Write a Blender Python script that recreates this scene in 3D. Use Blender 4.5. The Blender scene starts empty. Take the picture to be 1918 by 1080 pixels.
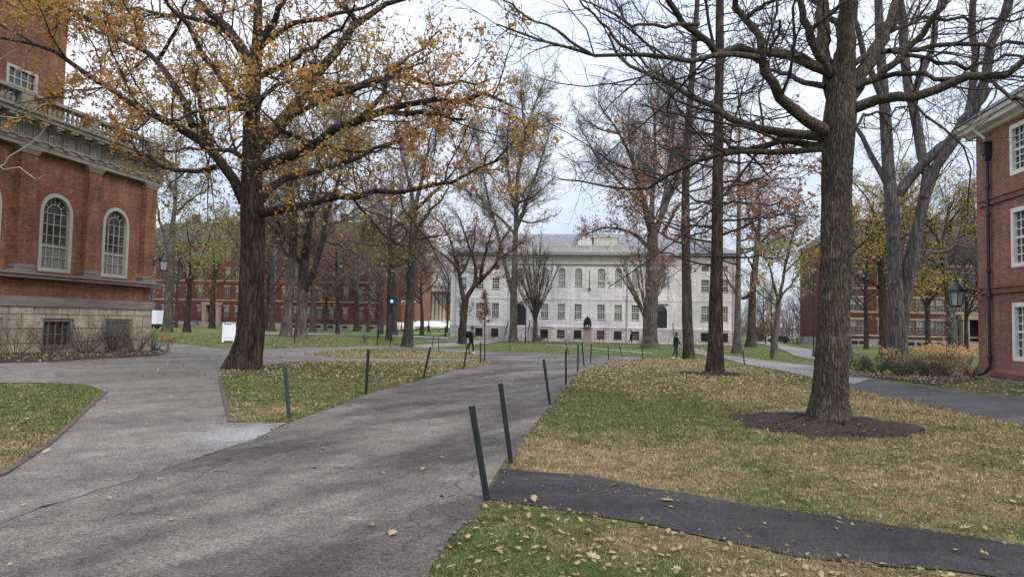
import bpy, bmesh, math, random
import numpy as np
from math import sin, cos, pi, radians
from mathutils import Vector, Matrix
from mathutils.geometry import tessellate_polygon
SC = bpy.context.scene
COL = SC.collection
RNG = np.random.default_rng(7)
random.seed(7)

# ------------------------------------------------------------------ camera
F = 1280.0; PSI = radians(8.53); PIT = radians(2.78); RHO = 0.02
CAM = np.array([0.0, 0.0, 1.65])
_fw = np.array([-sin(PSI)*cos(PIT), cos(PSI)*cos(PIT), sin(PIT)])
_r0 = np.array([cos(PSI), sin(PSI), 0.0]); _u0 = np.cross(_r0, _fw)
_R = _r0*cos(RHO) + _u0*sin(RHO); _U = _u0*cos(RHO) - _r0*sin(RHO)
cam = bpy.data.cameras.new('camera'); camo = bpy.data.objects.new('camera', cam); COL.objects.link(camo)
cam.sensor_width = 36.0; cam.lens = 36.0*F/1918.0; cam.clip_end = 4000; cam.clip_start = 0.05
camo.matrix_world = Matrix(((_R[0], _U[0], -_fw[0], CAM[0]), (_R[1], _U[1], -_fw[1], CAM[1]), (_R[2], _U[2], -_fw[2], CAM[2]), (0, 0, 0, 1)))
SC.camera = camo

# ------------------------------------------------------------------ world, sun, exposure
SUN_EL, SUN_AZ = radians(44), radians(132)       # azimuth measured from +Y towards +X
w = bpy.data.worlds.new('World'); SC.world = w; w.use_nodes = True
nt = w.node_tree; nt.nodes.clear()
N = nt.nodes.new; L = nt.links.new
sky = N('ShaderNodeTexSky'); sky.sky_type = 'NISHITA'; sky.sun_disc = False
sky.sun_elevation = SUN_EL; sky.sun_rotation = SUN_AZ
b1 = N('ShaderNodeBackground'); b1.inputs['Strength'].default_value = 0.12; L(sky.outputs[0], b1.inputs[0])
b2 = N('ShaderNodeBackground')
tc = N('ShaderNodeTexCoord'); mp = N('ShaderNodeMapping'); mp.inputs['Scale'].default_value = (1.2, 1.2, 3.0)
L(tc.outputs['Generated'], mp.inputs[0])
nz = N('ShaderNodeTexNoise'); nz.inputs['Scale'].default_value = 2.2; nz.inputs['Detail'].default_value = 6
L(mp.outputs[0], nz.inputs[0])
rp = N('ShaderNodeValToRGB'); rp.color_ramp.elements[0].position = .36; rp.color_ramp.elements[1].position = .62
rp.color_ramp.elements[0].color = (.60, .68, .85, 1); rp.color_ramp.elements[1].color = (.83, .845, .90, 1)
L(nz.outputs[0], rp.inputs[0]); L(rp.outputs[0], b2.inputs[0])
sz = N('ShaderNodeSeparateXYZ'); L(tc.outputs['Generated'], sz.inputs[0])      # overcast: brighter overhead than at the horizon
mz = N('ShaderNodeMapRange'); mz.inputs[1].default_value = 0; mz.inputs[2].default_value = 1; mz.inputs[3].default_value = .60; mz.inputs[4].default_value = 2.05
L(sz.outputs[2], mz.inputs[0]); L(mz.outputs[0], b2.inputs['Strength'])
mx = N('ShaderNodeMixShader'); mx.inputs[0].default_value = .86
L(b1.outputs[0], mx.inputs[1]); L(b2.outputs[0], mx.inputs[2])
ow = N('ShaderNodeOutputWorld'); L(mx.outputs[0], ow.inputs[0])
sl = bpy.data.lights.new('sun', 'SUN'); sl.energy = 1.5; sl.angle = radians(18); sl.color = (1, .95, .88)
so = bpy.data.objects.new('sun', sl); COL.objects.link(so)
sd = Vector((sin(SUN_AZ)*cos(SUN_EL), cos(SUN_AZ)*cos(SUN_EL), sin(SUN_EL)))
so.rotation_euler = (-sd).to_track_quat('-Z', 'Y').to_euler(); so.location = (20, -10, 60)
SC.view_settings.view_transform = 'Standard'; SC.view_settings.look = 'None'
SC.view_settings.exposure = 0.55; SC.view_settings.gamma = 1
SC.render.engine = 'CYCLES'
SC.cycles.max_bounces = 5; SC.cycles.diffuse_bounces = 4; SC.cycles.glossy_bounces = 2; SC.cycles.transparent_max_bounces = 4

# ------------------------------------------------------------------ terrain height and pixel -> place helpers
def sm(t):
    t = np.clip(t, 0, 1); return t*t*(3-2*t)
def gz(x, y):
    b = np.interp(y, [-1000, 22, 42, 60, 100, 3000], [0, 0, -.5, -.85, -1.1, -1.1])
    h = .85*sm((-x-15)/10)*sm((y-35)/7)*(1-sm((y-72)/50))
    return b + h
def ray(px, py): return _fw + _R*((px-959)/F) + _U*((540-py)/F)
def P(px, py, Y):
    d = ray(px, py); return CAM + d*(Y/d[1])
def PX(px, py, X):
    d = ray(px, py); return CAM + d*(X/d[0])
def G(px, py):
    d = ray(px, py); d = d/d[1]
    lo, t = 1.0, 1.0
    while t < 900:
        p = CAM + d*t
        if p[2] < gz(p[0], p[1]): break
        lo = t; t *= 1.02
    hi = t
    for _ in range(30):
        m = (lo+hi)/2; p = CAM + d*m
        if p[2] < gz(p[0], p[1]): hi = m
        else: lo = m
    return CAM + d*hi
def onground(px, Y):
    p = P(px, 600, Y); return np.array([p[0], Y, float(gz(p[0], Y))])

# ------------------------------------------------------------------ object helpers
def thing(name, label, cat, loc=(0, 0, 0), rotz=0, group=None):
    o = bpy.data.objects.new(name, None); COL.objects.link(o); o.empty_display_size = .2
    o.location = loc; o.rotation_euler = (0, 0, rotz); tag(o, label, cat, group); return o
def tag(o, label, cat, group=None):
    o['label'] = label; o['category'] = cat
    if group: o['group'] = group
    return o
def struct(o): o['kind'] = 'structure'; return o
def stuff(o, label=None, cat=None):
    o['kind'] = 'stuff'
    if label: o['label'] = label; o['category'] = cat
    return o
def link(name, me, mat, parent=None, loc=None):
    o = bpy.data.objects.new(name, me); COL.objects.link(o)
    if mat is not None and len(me.materials) == 0: me.materials.append(mat)
    if parent: o.parent = parent
    if loc is not None: o.location = loc
    return o
def npmesh(name, V, Fc, smooth=False):
    V = np.asarray(V, np.float32); Fc = np.asarray(Fc, np.int32); k = Fc.shape[1]
    me = bpy.data.meshes.new(name)
    me.vertices.add(len(V)); me.vertices.foreach_set('co', V.ravel())
    me.loops.add(Fc.size); me.loops.foreach_set('vertex_index', Fc.ravel())
    me.polygons.add(len(Fc)); me.polygons.foreach_set('loop_start', np.arange(0, Fc.size, k, dtype=np.int32))
    me.update(calc_edges=True)
    if smooth: me.polygons.foreach_set('use_smooth', np.ones(len(Fc), bool))
    return me
class MB:
    """collects boxes, tubes and faces into one mesh"""
    def __init__(s, zoff=0.0): s.v = []; s.f = []; s.zo = zoff
    def add(s, vs, fs):
        b = len(s.v); s.v += [(a[0], a[1], a[2]-s.zo) for a in vs]; s.f += [tuple(i+b for i in f) for f in fs]
    def quad(s, *p): s.add(p, [tuple(range(len(p)))])
    def box(s, x0, x1, y0, y1, z0, z1):
        s.add([(x0, y0, z0), (x1, y0, z0), (x1, y1, z0), (x0, y1, z0), (x0, y0, z1), (x1, y0, z1), (x1, y1, z1), (x0, y1, z1)],
              [(0, 3, 2, 1), (4, 5, 6, 7), (0, 1, 5, 4), (1, 2, 6, 5), (2, 3, 7, 6), (3, 0, 4, 7)])
    def prism(s, poly, x0, x1, axis='x'):
        n = len(poly)
        f3 = (lambda a, p: (a, p[0], p[1])) if axis == 'x' else ((lambda a, p: (p[0], a, p[1])) if axis == 'y' else (lambda a, p: (p[0], p[1], a)))
        s.add([f3(x0, p) for p in poly] + [f3(x1, p) for p in poly],
              [tuple(range(n))[::-1], tuple(range(n, 2*n))] + [(i, (i+1) % n, n+(i+1) % n, n+i) for i in range(n)])
    def lathe(s, prof, c=(0, 0, 0), n=12):
        vs = [(c[0]+r*cos(2*pi*j/n), c[1]+r*sin(2*pi*j/n), c[2]+z) for r, z in prof for j in range(n)]
        fs = [(i*n+j, i*n+(j+1) % n, (i+1)*n+(j+1) % n, (i+1)*n+j) for i in range(len(prof)-1) for j in range(n)]
        fs += [tuple(range(n))[::-1], tuple((len(prof)-1)*n+j for j in range(n))]
        s.add(vs, fs)
    def tube(s, pts, rad, n=6):
        pts = [Vector(p) for p in pts]
        if not hasattr(rad, '__len__'): rad = [rad]*len(pts)
        vs = []
        for i, p in enumerate(pts):
            t = (pts[min(i+1, len(pts)-1)] - pts[max(i-1, 0)]).normalized()
            a = t.orthogonal().normalized() if i == 0 else (a - t*a.dot(t)).normalized()
            b = t.cross(a)
            vs += [tuple(p + (a*cos(2*pi*j/n) + b*sin(2*pi*j/n))*rad[i]) for j in range(n)]
        fs = [(i*n+j, i*n+(j+1) % n, (i+1)*n+(j+1) % n, (i+1)*n+j) for i in range(len(pts)-1) for j in range(n)]
        fs += [tuple(range(n))[::-1], tuple((len(pts)-1)*n+j for j in range(n))]
        s.add(vs, fs)
    def mesh(s, name, smooth=False, bevel=0):
        me = bpy.data.meshes.new(name); me.from_pydata(s.v, [], s.f)
        if bevel:
            bm = bmesh.new(); bm.from_mesh(me); bmesh.ops.bevel(bm, geom=bm.edges[:], offset=bevel, segments=2, affect='EDGES', profile=.6); bm.to_mesh(me); bm.free()
        if smooth:
            me.polygons.foreach_set('use_smooth', np.ones(len(me.polygons), bool))
            me.set_sharp_from_angle(angle=radians(40))
        me.update(); return me
    def build(s, name, mat, parent=None, smooth=False, bevel=0):
        return link(name, s.mesh(name, smooth, bevel), mat, parent)

# ------------------------------------------------------------------ materials
MATS = {}
def nodes(name):
    m = bpy.data.materials.new(name); m.use_nodes = True; t = m.node_tree
    MATS[name] = m
    return m, t, t.nodes['Principled BSDF'], t.nodes.new, t.links.new
def rgba(c): return (c[0], c[1], c[2], 1)
def coord(t, scale=(1, 1, 1), out='Object'):
    tc = t.nodes.new('ShaderNodeTexCoord'); mp = t.nodes.new('ShaderNodeMapping'); mp.inputs['Scale'].default_value = scale
    t.links.new(tc.outputs[out], mp.inputs[0]); return mp.outputs[0]
def noise(t, vec, scale, detail=4, rough=.55):
    n = t.nodes.new('ShaderNodeTexNoise'); n.inputs['Scale'].default_value = scale; n.inputs['Detail'].default_value = detail
    n.inputs['Roughness'].default_value = rough; t.links.new(vec, n.inputs['Vector']); return n.outputs[0]
def ramp(t, fac, a, b, p0=.35, p1=.65):
    r = t.nodes.new('ShaderNodeValToRGB'); r.color_ramp.elements[0].position = p0; r.color_ramp.elements[1].position = p1
    r.color_ramp.elements[0].color = rgba(a); r.color_ramp.elements[1].color = rgba(b); t.links.new(fac, r.inputs[0]); return r.outputs[0]
def mixc(t, fac, a, b, mode='MIX'):
    m = t.nodes.new('ShaderNodeMix'); m.data_type = 'RGBA'; m.blend_type = mode
    for s, v in ((m.inputs[0], fac), (m.inputs[6], a), (m.inputs[7], b)):
        if isinstance(v, (int, float)): s.default_value = v
        elif isinstance(v, tuple): s.default_value = rgba(v)
        else: t.links.new(v, s)
    return m.outputs[2]
def mth(t, op, a, b=None, clamp=False):
    m = t.nodes.new('ShaderNodeMath'); m.operation = op; m.use_clamp = clamp
    for s, v in ((m.inputs[0], a), (m.inputs[1], b)):
        if v is None: continue
        if isinstance(v, (int, float)): s.default_value = v
        else: t.links.new(v, s)
    return m.outputs[0]
def bump(t, bs, h, strength=.5, dist=.02):
    b = t.nodes.new('ShaderNodeBump'); b.inputs['Strength'].default_value = strength; b.inputs['Distance'].default_value = dist
    t.links.new(h, b.inputs['Height']); t.links.new(b.outputs[0], bs.inputs['Normal'])
def mat(name, c1, c2=None, scale=3.0, rough=.7, bmp=0.0, stretch=(1, 1, 1), metal=0.0, spec=.4, bscale=None, bdist=.02):
    m, t, bs, N, Lk = nodes(name)
    if c2 is None: c2 = tuple(x*.8 for x in c1)
    v = coord(t, stretch)
    Lk(ramp(t, noise(t, v, scale), c1, c2), bs.inputs['Base Color'])
    bs.inputs['Roughness'].default_value = rough; bs.inputs['Metallic'].default_value = metal
    bs.inputs['Specular IOR Level'].default_value = spec
    if bmp: bump(t, bs, noise(t, v, bscale or scale*4, 6), bmp, bdist)
    return m
def wallcoord(t):
    """(horizontal run, height) on any upright wall"""
    tc = t.nodes.new('ShaderNodeTexCoord'); s = t.nodes.new('ShaderNodeSeparateXYZ'); t.links.new(tc.outputs['Object'], s.inputs[0])
    sn = t.nodes.new('ShaderNodeSeparateXYZ'); t.links.new(tc.outputs['Normal'], sn.inputs[0])
    f = mth(t, 'GREATER_THAN', mth(t, 'ABSOLUTE', sn.outputs[0]), .6)
    u = mth(t, 'ADD', mth(t, 'MULTIPLY', s.outputs[1], f), mth(t, 'MULTIPLY', s.outputs[0], mth(t, 'SUBTRACT', 1.0, f)))
    c = t.nodes.new('ShaderNodeCombineXYZ'); t.links.new(u, c.inputs[0]); t.links.new(s.outputs[2], c.inputs[1])
    return c.outputs[0]
def brickmat(name, c1, c2, mortar, bw=.215, bh=.073, ms=.012, rough=.85, bs_=.5, stain=.35, squash=1, msm=.1):
    m, t, bs, N, Lk = nodes(name)
    v = wallcoord(t)
    b = N('ShaderNodeTexBrick'); b.offset = .5
    b.inputs['Color1'].default_value = rgba(c1); b.inputs['Color2'].default_value = rgba(c2); b.inputs['Mortar'].default_value = rgba(mortar)
    b.inputs['Scale'].default_value = 1; b.inputs['Brick Width'].default_value = bw; b.inputs['Row Height'].default_value = bh
    b.inputs['Mortar Size'].default_value = ms; b.inputs['Mortar Smooth'].default_value = msm; b.inputs['Bias'].default_value = -.1
    Lk(v, b.inputs['Vector'])
    ob = coord(t)
    st = ramp(t, noise(t, ob, .55, 6, .65), (1-stain, 1-stain, 1-stain*.9), (1.08, 1.05, 1.02), .3, .68)
    st = mixc(t, 1.0, st, ramp(t, noise(t, coord(t, (1.6, 1.6, .14)), 1.5, 5, .7), (1-stain*.55, 1-stain*.55, 1-stain*.5), (1.1, 1.08, 1.06), .36, .62), 'MULTIPLY')
    fine = ramp(t, noise(t, ob, 5.5, 5, .7), (.70, .70, .72), (1.2, 1.16, 1.12), .3, .72)
    c = mixc(t, 1.0, mixc(t, 1.0, b.outputs[0], st, 'MULTIPLY'), fine, 'MULTIPLY')
    Lk(c, bs.inputs['Base Color']); bs.inputs['Roughness'].default_value = rough; bs.inputs['Specular IOR Level'].default_value = .25
    h = mth(t, 'ADD', mth(t, 'MULTIPLY', b.outputs['Fac'], -1.0), mth(t, 'MULTIPLY', noise(t, ob, 30, 4), .5))
    bump(t, bs, h, bs_, .012)
    return m
BRICK_L = brickmat('brick_left', (.31, .122, .064), (.15, .058, .036), (.21, .15, .11), stain=.45)
BRICK_R = brickmat('brick_right', (.30, .115, .070), (.16, .060, .042), (.36, .26, .21), ms=.013, stain=.35)
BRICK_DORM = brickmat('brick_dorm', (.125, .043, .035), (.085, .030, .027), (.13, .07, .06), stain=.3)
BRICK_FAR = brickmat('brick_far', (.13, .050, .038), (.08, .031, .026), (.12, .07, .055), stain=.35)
BRICK_PALE = brickmat('brick_orange', (.27, .13, .085), (.21, .10, .065), (.27, .17, .12))
GRANITE = brickmat('granite_blocks', (.50, .44, .34), (.39, .33, .25), (.19, .16, .13), 1.25, .62, .022, bs_=1.0, stain=.42)
WSTONE = brickmat('white_stone', (.85, .855, .86), (.75, .755, .77), (.62, .63, .64), 1.4, .52, .018, bs_=.35, stain=.22)
WSTONE_B = brickmat('white_stone_base', (.70, .68, .65), (.55, .54, .52), (.42, .41, .40), .8, .42, .03, bs_=.9, stain=.35)
GREYBASE = brickmat('grey_stone_base', (.34, .34, .33), (.25, .25, .25), (.16, .16, .16), 1.2, .5, .02, stain=.3)
BROWNST = mat('brownstone', (.225, .18, .16), (.15, .12, .108), 1.3, .8, .3, stretch=(.5, .5, 3))
BROWNST_R = mat('brownstone_right', (.20, .085, .06), (.13, .05, .038), 2, .8, .3)
SANDBAND = mat('sand_band', (.33, .25, .19), (.25, .185, .145), 2, .8, .2)
TRIMGREY = mat('grey_green_trim', (.235, .215, .175), (.185, .17, .14), 1.5, .6, .15)
TRIMLIGHT = mat('pale_green_frame', (.35, .335, .28), (.29, .28, .235), 2, .55)
TRIMWHITE = mat('white_paint', (.74, .72, .66), (.64, .62, .57), 2, .5)
CREAM = mat('cream_paint', (.60, .58, .50), (.52, .50, .43), 1, .6)
SLATE = brickmat('slate_roof', (.24, .25, .28), (.17, .18, .205), (.11, .11, .12), .3, .2, .01, rough=.55, stain=.2)
SLATE_D = brickmat('dark_slate_roof', (.085, .075, .075), (.055, .05, .05), (.03, .03, .03), .3, .2, .012, rough=.6)
BLACKM = mat('black_iron', (.012, .012, .013), (.02, .02, .021), 6, .45, spec=.5)
POSTM = mat('post_paint', (.009, .012, .011), (.02, .024, .023), 9, .55, .2, stretch=(1, 1, .25))
POSTBLUE = mat('post_blue_paint', (.022, .042, .06), (.038, .055, .07), 9, .5, .2, stretch=(1, 1, .25))
PALESTAKE = mat('pale_stake', (.42, .42, .33), (.33, .33, .26), 8, .7)
PIPE = mat('lead_pipe', (.062, .066, .078), (.036, .038, .044), 1.2, .45, .1, stretch=(1, 1, .5), metal=.5)
BRONZE = mat('dark_bronze', (.012, .014, .013), (.03, .032, .028), 5, .45, .2, metal=.5)
PINKGRAN = mat('pink_granite', (.36, .28, .26), (.28, .22, .21), 8, .6, .1)
DARKIN = mat('dark_interior', (.012, .012, .014), (.022, .022, .024), 2, .9)
BLIND = mat('pale_blind', (.27, .28, .275), (.20, .21, .21), 2, .35)
CURTAIN = mat('grey_curtain', (.19, .19, .175), (.10, .10, .098), 2.5, .25, stretch=(6, 6, .4))
WHITEP = mat('white_plastic', (.72, .75, .8), (.66, .69, .75), 2, .45)
CLOTHBLACK = mat('black_cloth', (.008, .008, .009), (.014, .014, .015), 20, .9)
CLOTHNAVY = mat('dark_jeans', (.02, .025, .038), (.03, .036, .05), 20, .9)
CLOTHRED = mat('red_cloth', (.16, .022, .02), (.11, .015, .016), 10, .9)
CLOTHTAN = mat('pale_cloth', (.55, .52, .48), (.48, .45, .42), 10, .9)
SKIN = mat('skin', (.42, .25, .18), (.38, .22, .16), 10, .6)
SKIND = mat('brown_skin', (.17, .09, .06), (.14, .075, .05), 10, .6)
HAIR = mat('black_hair', (.009, .008, .008), (.016, .013, .012), 30, .8, .4)
SHOEW = mat('white_shoe', (.75, .75, .74), (.68, .68, .67), 5, .6)
REDM = mat('orange_plastic', (.6, .12, .03), (.5, .09, .03), 5, .5)
RUBBER = mat('rubber', (.015, .015, .015), (.02, .02, .02), 5, .8)
CARGREY = mat('dark_car_paint', (.022, .026, .034), (.03, .034, .042), 1, .25, spec=.6)
HYDR = mat('grey_hydrant_paint', (.10, .105, .11), (.07, .075, .08), 5, .6)
MULCH = mat('mulch', (.022, .015, .012), (.06, .042, .033), 26, .95, 1.0, bscale=45, bdist=.05)
PALETWIG = mat('pale_twig_bark', (.34, .30, .26), (.25, .22, .19), 8, .8)
KERB = mat('brick_edging', (.115, .08, .064), (.07, .054, .046), 5, .9, .4)

def glassmat(name, c, rough=.06, wob=.4):
    m, t, bs, N, Lk = nodes(name)
    v = coord(t)
    Lk(ramp(t, noise(t, v, .8, 2), tuple(x*.5 for x in c), c), bs.inputs['Base Color'])
    bs.inputs['Roughness'].default_value = rough; bs.inputs['Specular IOR Level'].default_value = .8
    bump(t, bs, noise(t, v, 1.7, 2), wob, .02)
    return m
GLASS = glassmat('window_glass', (.05, .053, .055), wob=.3)
GLASS_W = glassmat('window_glass_milky', (.17, .18, .19), .12)
LAMPGLASS = glassmat('lamp_glass', (.42, .42, .40), .3, .1)

def barkmat(name, c1, c2, sc=9.0, st=.16, strength=1.0, moss=None):
    m, t, bs, N, Lk = nodes(name)
    v = coord(t, (1, 1, st))
    wv = N('ShaderNodeVectorMath'); wv.operation = 'ADD'
    n3 = N('ShaderNodeTexNoise'); n3.inputs['Scale'].default_value = 3.0; n3.inputs['Detail'].default_value = 3; Lk(v, n3.inputs[0])
    sc3 = N('ShaderNodeVectorMath'); sc3.operation = 'SCALE'; sc3.inputs['Scale'].default_value = .07; Lk(n3.outputs[1], sc3.inputs[0])
    Lk(v, wv.inputs[0]); Lk(sc3.outputs[0], wv.inputs[1])
    rn = noise(t, wv.outputs[0], sc, 3, .5)
    rid = mth(t, 'MULTIPLY', mth(t, 'ABSOLUTE', mth(t, 'SUBTRACT', rn, .5)), 7.0, True)
    fine = noise(t, coord(t, (1, 1, .45)), sc*5, 5, .7)
    h = mth(t, 'ADD', mth(t, 'MULTIPLY', rid, 1.0), mth(t, 'MULTIPLY', fine, .5))
    base = ramp(t, mth(t, 'ADD', mth(t, 'MULTIPLY', rid, .8), mth(t, 'MULTIPLY', fine, .55)), c2, c1, .25, .85)
    big = noise(t, coord(t), 1.6, 4)
    base = mixc(t, 1.0, base, ramp(t, big, (.72, .72, .72), (1.2, 1.18, 1.14)), 'MULTIPLY')
    if moss: base = mixc(t, mth(t, 'MULTIPLY', ramp(t, noise(t, coord(t), 2.3, 5), (0, 0, 0), (1, 1, 1), .48, .7), .7), base, moss)
    Lk(base, bs.inputs['Base Color']); bs.inputs['Roughness'].default_value = .92; bs.inputs['Specular IOR Level'].default_value = .2
    bump(t, bs, h, strength, .035)
    return m
BARK_DARK = barkmat('bark_dark', (.075, .057, .047), (.022, .017, .015))
BARK_OAK = barkmat('bark_oak', (.150, .126, .10), (.042, .035, .029), 22, .2, 1.0, (.105, .10, .062))
BARK_GREY = barkmat('bark_grey', (.155, .135, .12), (.06, .052, .047), 6, .18, .9)
BARK_MID = barkmat('bark_mid', (.08, .066, .056), (.03, .025, .021), 6, .18, .9)
BARK_MOSS = barkmat('bark_mossy', (.11, .105, .085), (.045, .042, .034), 6, .18, .9, (.10, .105, .065))
BARK_ELM = barkmat('bark_elm', (.13, .118, .115), (.045, .041, .04), 7, .16, 1.0)
TWIG_GREY = mat('twig_grey', (.14, .115, .105), (.09, .075, .07), 2, .9)
TWIG_DARK = mat('twig_dark', (.045, .036, .031), (.028, .022, .02), 2, .9)
TWIG_RED = mat('twig_reddish', (.10, .064, .056), (.065, .044, .04), 2, .9)
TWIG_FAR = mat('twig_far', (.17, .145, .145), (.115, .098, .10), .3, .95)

def leafmat(name, cols, big=.35, trans=.4):
    m, t, bs, N, Lk = nodes(name)
    g = N('ShaderNodeNewGeometry')
    r = N('ShaderNodeValToRGB'); e = r.color_ramp.elements
    while len(e) < len(cols): e.new(.5)
    for i, c in enumerate(cols): e[i].position = i/max(1, len(cols)-1); e[i].color = rgba(c)
    n = noise(t, coord(t), big, 3)
    f = mth(t, 'ADD', mth(t, 'MULTIPLY', g.outputs['Random Per Island'], .62), mth(t, 'MULTIPLY', mth(t, 'SUBTRACT', n, .3), .95), True)
    Lk(f, r.inputs[0])
    Lk(r.outputs[0], bs.inputs['Base Color']); bs.inputs['Roughness'].default_value = .6; bs.inputs['Specular IOR Level'].default_value = .25
    tr = N('ShaderNodeBsdfTranslucent'); Lk(r.outputs[0], tr.inputs[0])
    ms = N('ShaderNodeMixShader'); ms.inputs[0].default_value = trans
    Lk(bs.outputs[0], ms.inputs[1]); Lk(tr.outputs[0], ms.inputs[2]); Lk(ms.outputs[0], t.nodes['Material Output'].inputs[0])
    return m
LEAF_YEL = leafmat('leaf_golden', [(.21, .105, .05), (.40, .205, .08), (.56, .325, .085), (.40, .275, .085), (.53, .345, .16)], .35, .5)
LEAF_RUST = leafmat('leaf_rust', [(.20, .085, .055), (.33, .145, .085), (.41, .22, .12), (.27, .135, .095)])
LEAF_PINK = leafmat('leaf_dusty', [(.19, .10, .075), (.27, .15, .12), (.32, .19, .15), (.18, .11, .085)])
LEAF_GRN = leafmat('leaf_green', [(.22, .25, .09), (.30, .32, .11), (.38, .35, .12), (.40, .30, .12)], .35, .55)
LEAF_GY = leafmat('leaf_greenyellow', [(.17, .16, .06), (.27, .23, .075), (.36, .26, .08), (.26, .18, .085)], .35, .5)
LEAF_BRT = leafmat('leaf_yellow', [(.32, .24, .05), (.40, .30, .05), (.46, .33, .05), (.30, .2, .05)])
LEAF_ORG = leafmat('leaf_orange', [(.58, .29, .09), (.72, .41, .13), (.76, .50, .24), (.45, .22, .09)])
LEAF_SHR = leafmat('leaf_shrub', [(.055, .085, .05), (.08, .10, .06), (.12, .11, .06), (.17, .11, .07)])
LEAF_PALE = leafmat('leaf_pale', [(.42, .33, .29), (.5, .42, .37), (.3, .22, .19)])
LITTER_D = leafmat('leaf_litter_brown', [(.075, .048, .03), (.14, .09, .055), (.22, .145, .09), (.28, .20, .12)], .6, .1)
LITTER = leafmat('leaf_litter', [(.15, .092, .052), (.26, .18, .10), (.37, .29, .16), (.33, .24, .145), (.20, .125, .075)], .5, .15)
BLADE = leafmat('grass_blade_mix', [(.05, .075, .02), (.08, .1, .03)], .3, .3)

def asphaltmat(name, c1, c2, crack=.6, seed=0, rot=0.0, tracks=True, salt=None):
    m, t, bs, N, Lk = nodes(name)
    tc = N('ShaderNodeTexCoord'); mp = N('ShaderNodeMapping'); mp.inputs['Rotation'].default_value = (0, 0, rot); mp.inputs['Location'].default_value = (seed*3.1, seed*1.7, 0)
    Lk(tc.outputs['Object'], mp.inputs[0]); v = mp.outputs[0]
    agg = mth(t, 'ADD', mth(t, 'MULTIPLY', noise(t, v, 110, 2, .8), .5), mth(t, 'MULTIPLY', noise(t, v, 38, 3, .8), .5))
    med = noise(t, v, 2.6, 6, .7)
    mp2 = N('ShaderNodeMapping'); mp2.inputs['Scale'].default_value = (1.0, .26, 1); Lk(v, mp2.inputs[0])
    trk = noise(t, mp2.outputs[0], .8, 6, .62)
    c = ramp(t, trk if tracks else med, c2, c1, .39, .61)
    c = mixc(t, 1.0, c, ramp(t, med, (.70, .70, .70), (1.26, 1.25, 1.22), .32, .68), 'MULTIPLY')
    c = mixc(t, 1.0, c, ramp(t, agg, (.22, .22, .22), (1.95, 1.92, 1.86), .38, .64), 'MULTIPLY')
    if crack:
        wn = N('ShaderNodeTexNoise'); wn.inputs['Scale'].default_value = 1.1; wn.inputs['Detail'].default_value = 5; Lk(v, wn.inputs[0])
        s = N('ShaderNodeVectorMath'); s.operation = 'SCALE'; s.inputs['Scale'].default_value = .9; Lk(wn.outputs[1], s.inputs[0])
        a = N('ShaderNodeVectorMath'); a.operation = 'ADD'; Lk(v, a.inputs[0]); Lk(s.outputs[0], a.inputs[1])
        vo = N('ShaderNodeTexVoronoi'); vo.feature = 'DISTANCE_TO_EDGE'; vo.inputs['Scale'].default_value = .38; Lk(a.outputs[0], vo.inputs['Vector'])
        k = ramp(t, vo.outputs[0], (1, 1, 1), (0, 0, 0), .0012, .006)
        vo2 = N('ShaderNodeTexVoronoi'); vo2.feature = 'DISTANCE_TO_EDGE'; vo2.inputs['Scale'].default_value = 3.6; Lk(a.outputs[0], vo2.inputs['Vector'])
        k2 = ramp(t, vo2.outputs[0], (1, 1, 1), (0, 0, 0), .006, .028)
        msk = ramp(t, trk, (1, 1, 1), (0, 0, 0), .44, .52)
        kk = mth(t, 'ADD', mth(t, 'MULTIPLY', k, crack), mth(t, 'MULTIPLY', mth(t, 'MULTIPLY', k2, msk), crack*1.1), True)
        c = mixc(t, kk, c, (.022, .019, .018))
    if salt:
        ds = N('ShaderNodeVectorMath'); ds.operation = 'DISTANCE'; ds.inputs[1].default_value = salt; Lk(tc.outputs['Object'], ds.inputs[0])
        sf = ramp(t, mth(t, 'ADD', mth(t, 'MULTIPLY', ds.outputs['Value'], .5), noise(t, v, 2.5, 6, .75)), (1, 1, 1), (0, 0, 0), .55, 1.05)
        c = mixc(t, mth(t, 'MULTIPLY', sf, ramp(t, agg, (.1, .1, .1), (1, 1, 1), .4, .6)), c, (.36, .36, .365))
    Lk(c, bs.inputs['Base Color']); bs.inputs['Roughness'].default_value = .88; bs.inputs['Specular IOR Level'].default_value = .3
    bump(t, bs, agg, .7, .01)
    return m
ROADANG = radians(18)
ASPH_ROAD = asphaltmat('asphalt_road', (.150, .140, .129), (.054, .048, .045), .6, 0, radians(22))
ASPH_PLAZA = asphaltmat('asphalt_plaza', (.170, .160, .148), (.115, .107, .100), .3, 2, radians(30), True, tuple(G(470, 815)))
ASPH_DARK = asphaltmat('asphalt_new', (.046, .044, .044), (.021, .02, .02), 0, 5, radians(80))
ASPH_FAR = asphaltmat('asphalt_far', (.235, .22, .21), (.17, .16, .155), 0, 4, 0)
CONC = asphaltmat('concrete_slab', (.18, .17, .165), (.14, .132, .128), 0, 6, 0, False)

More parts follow.
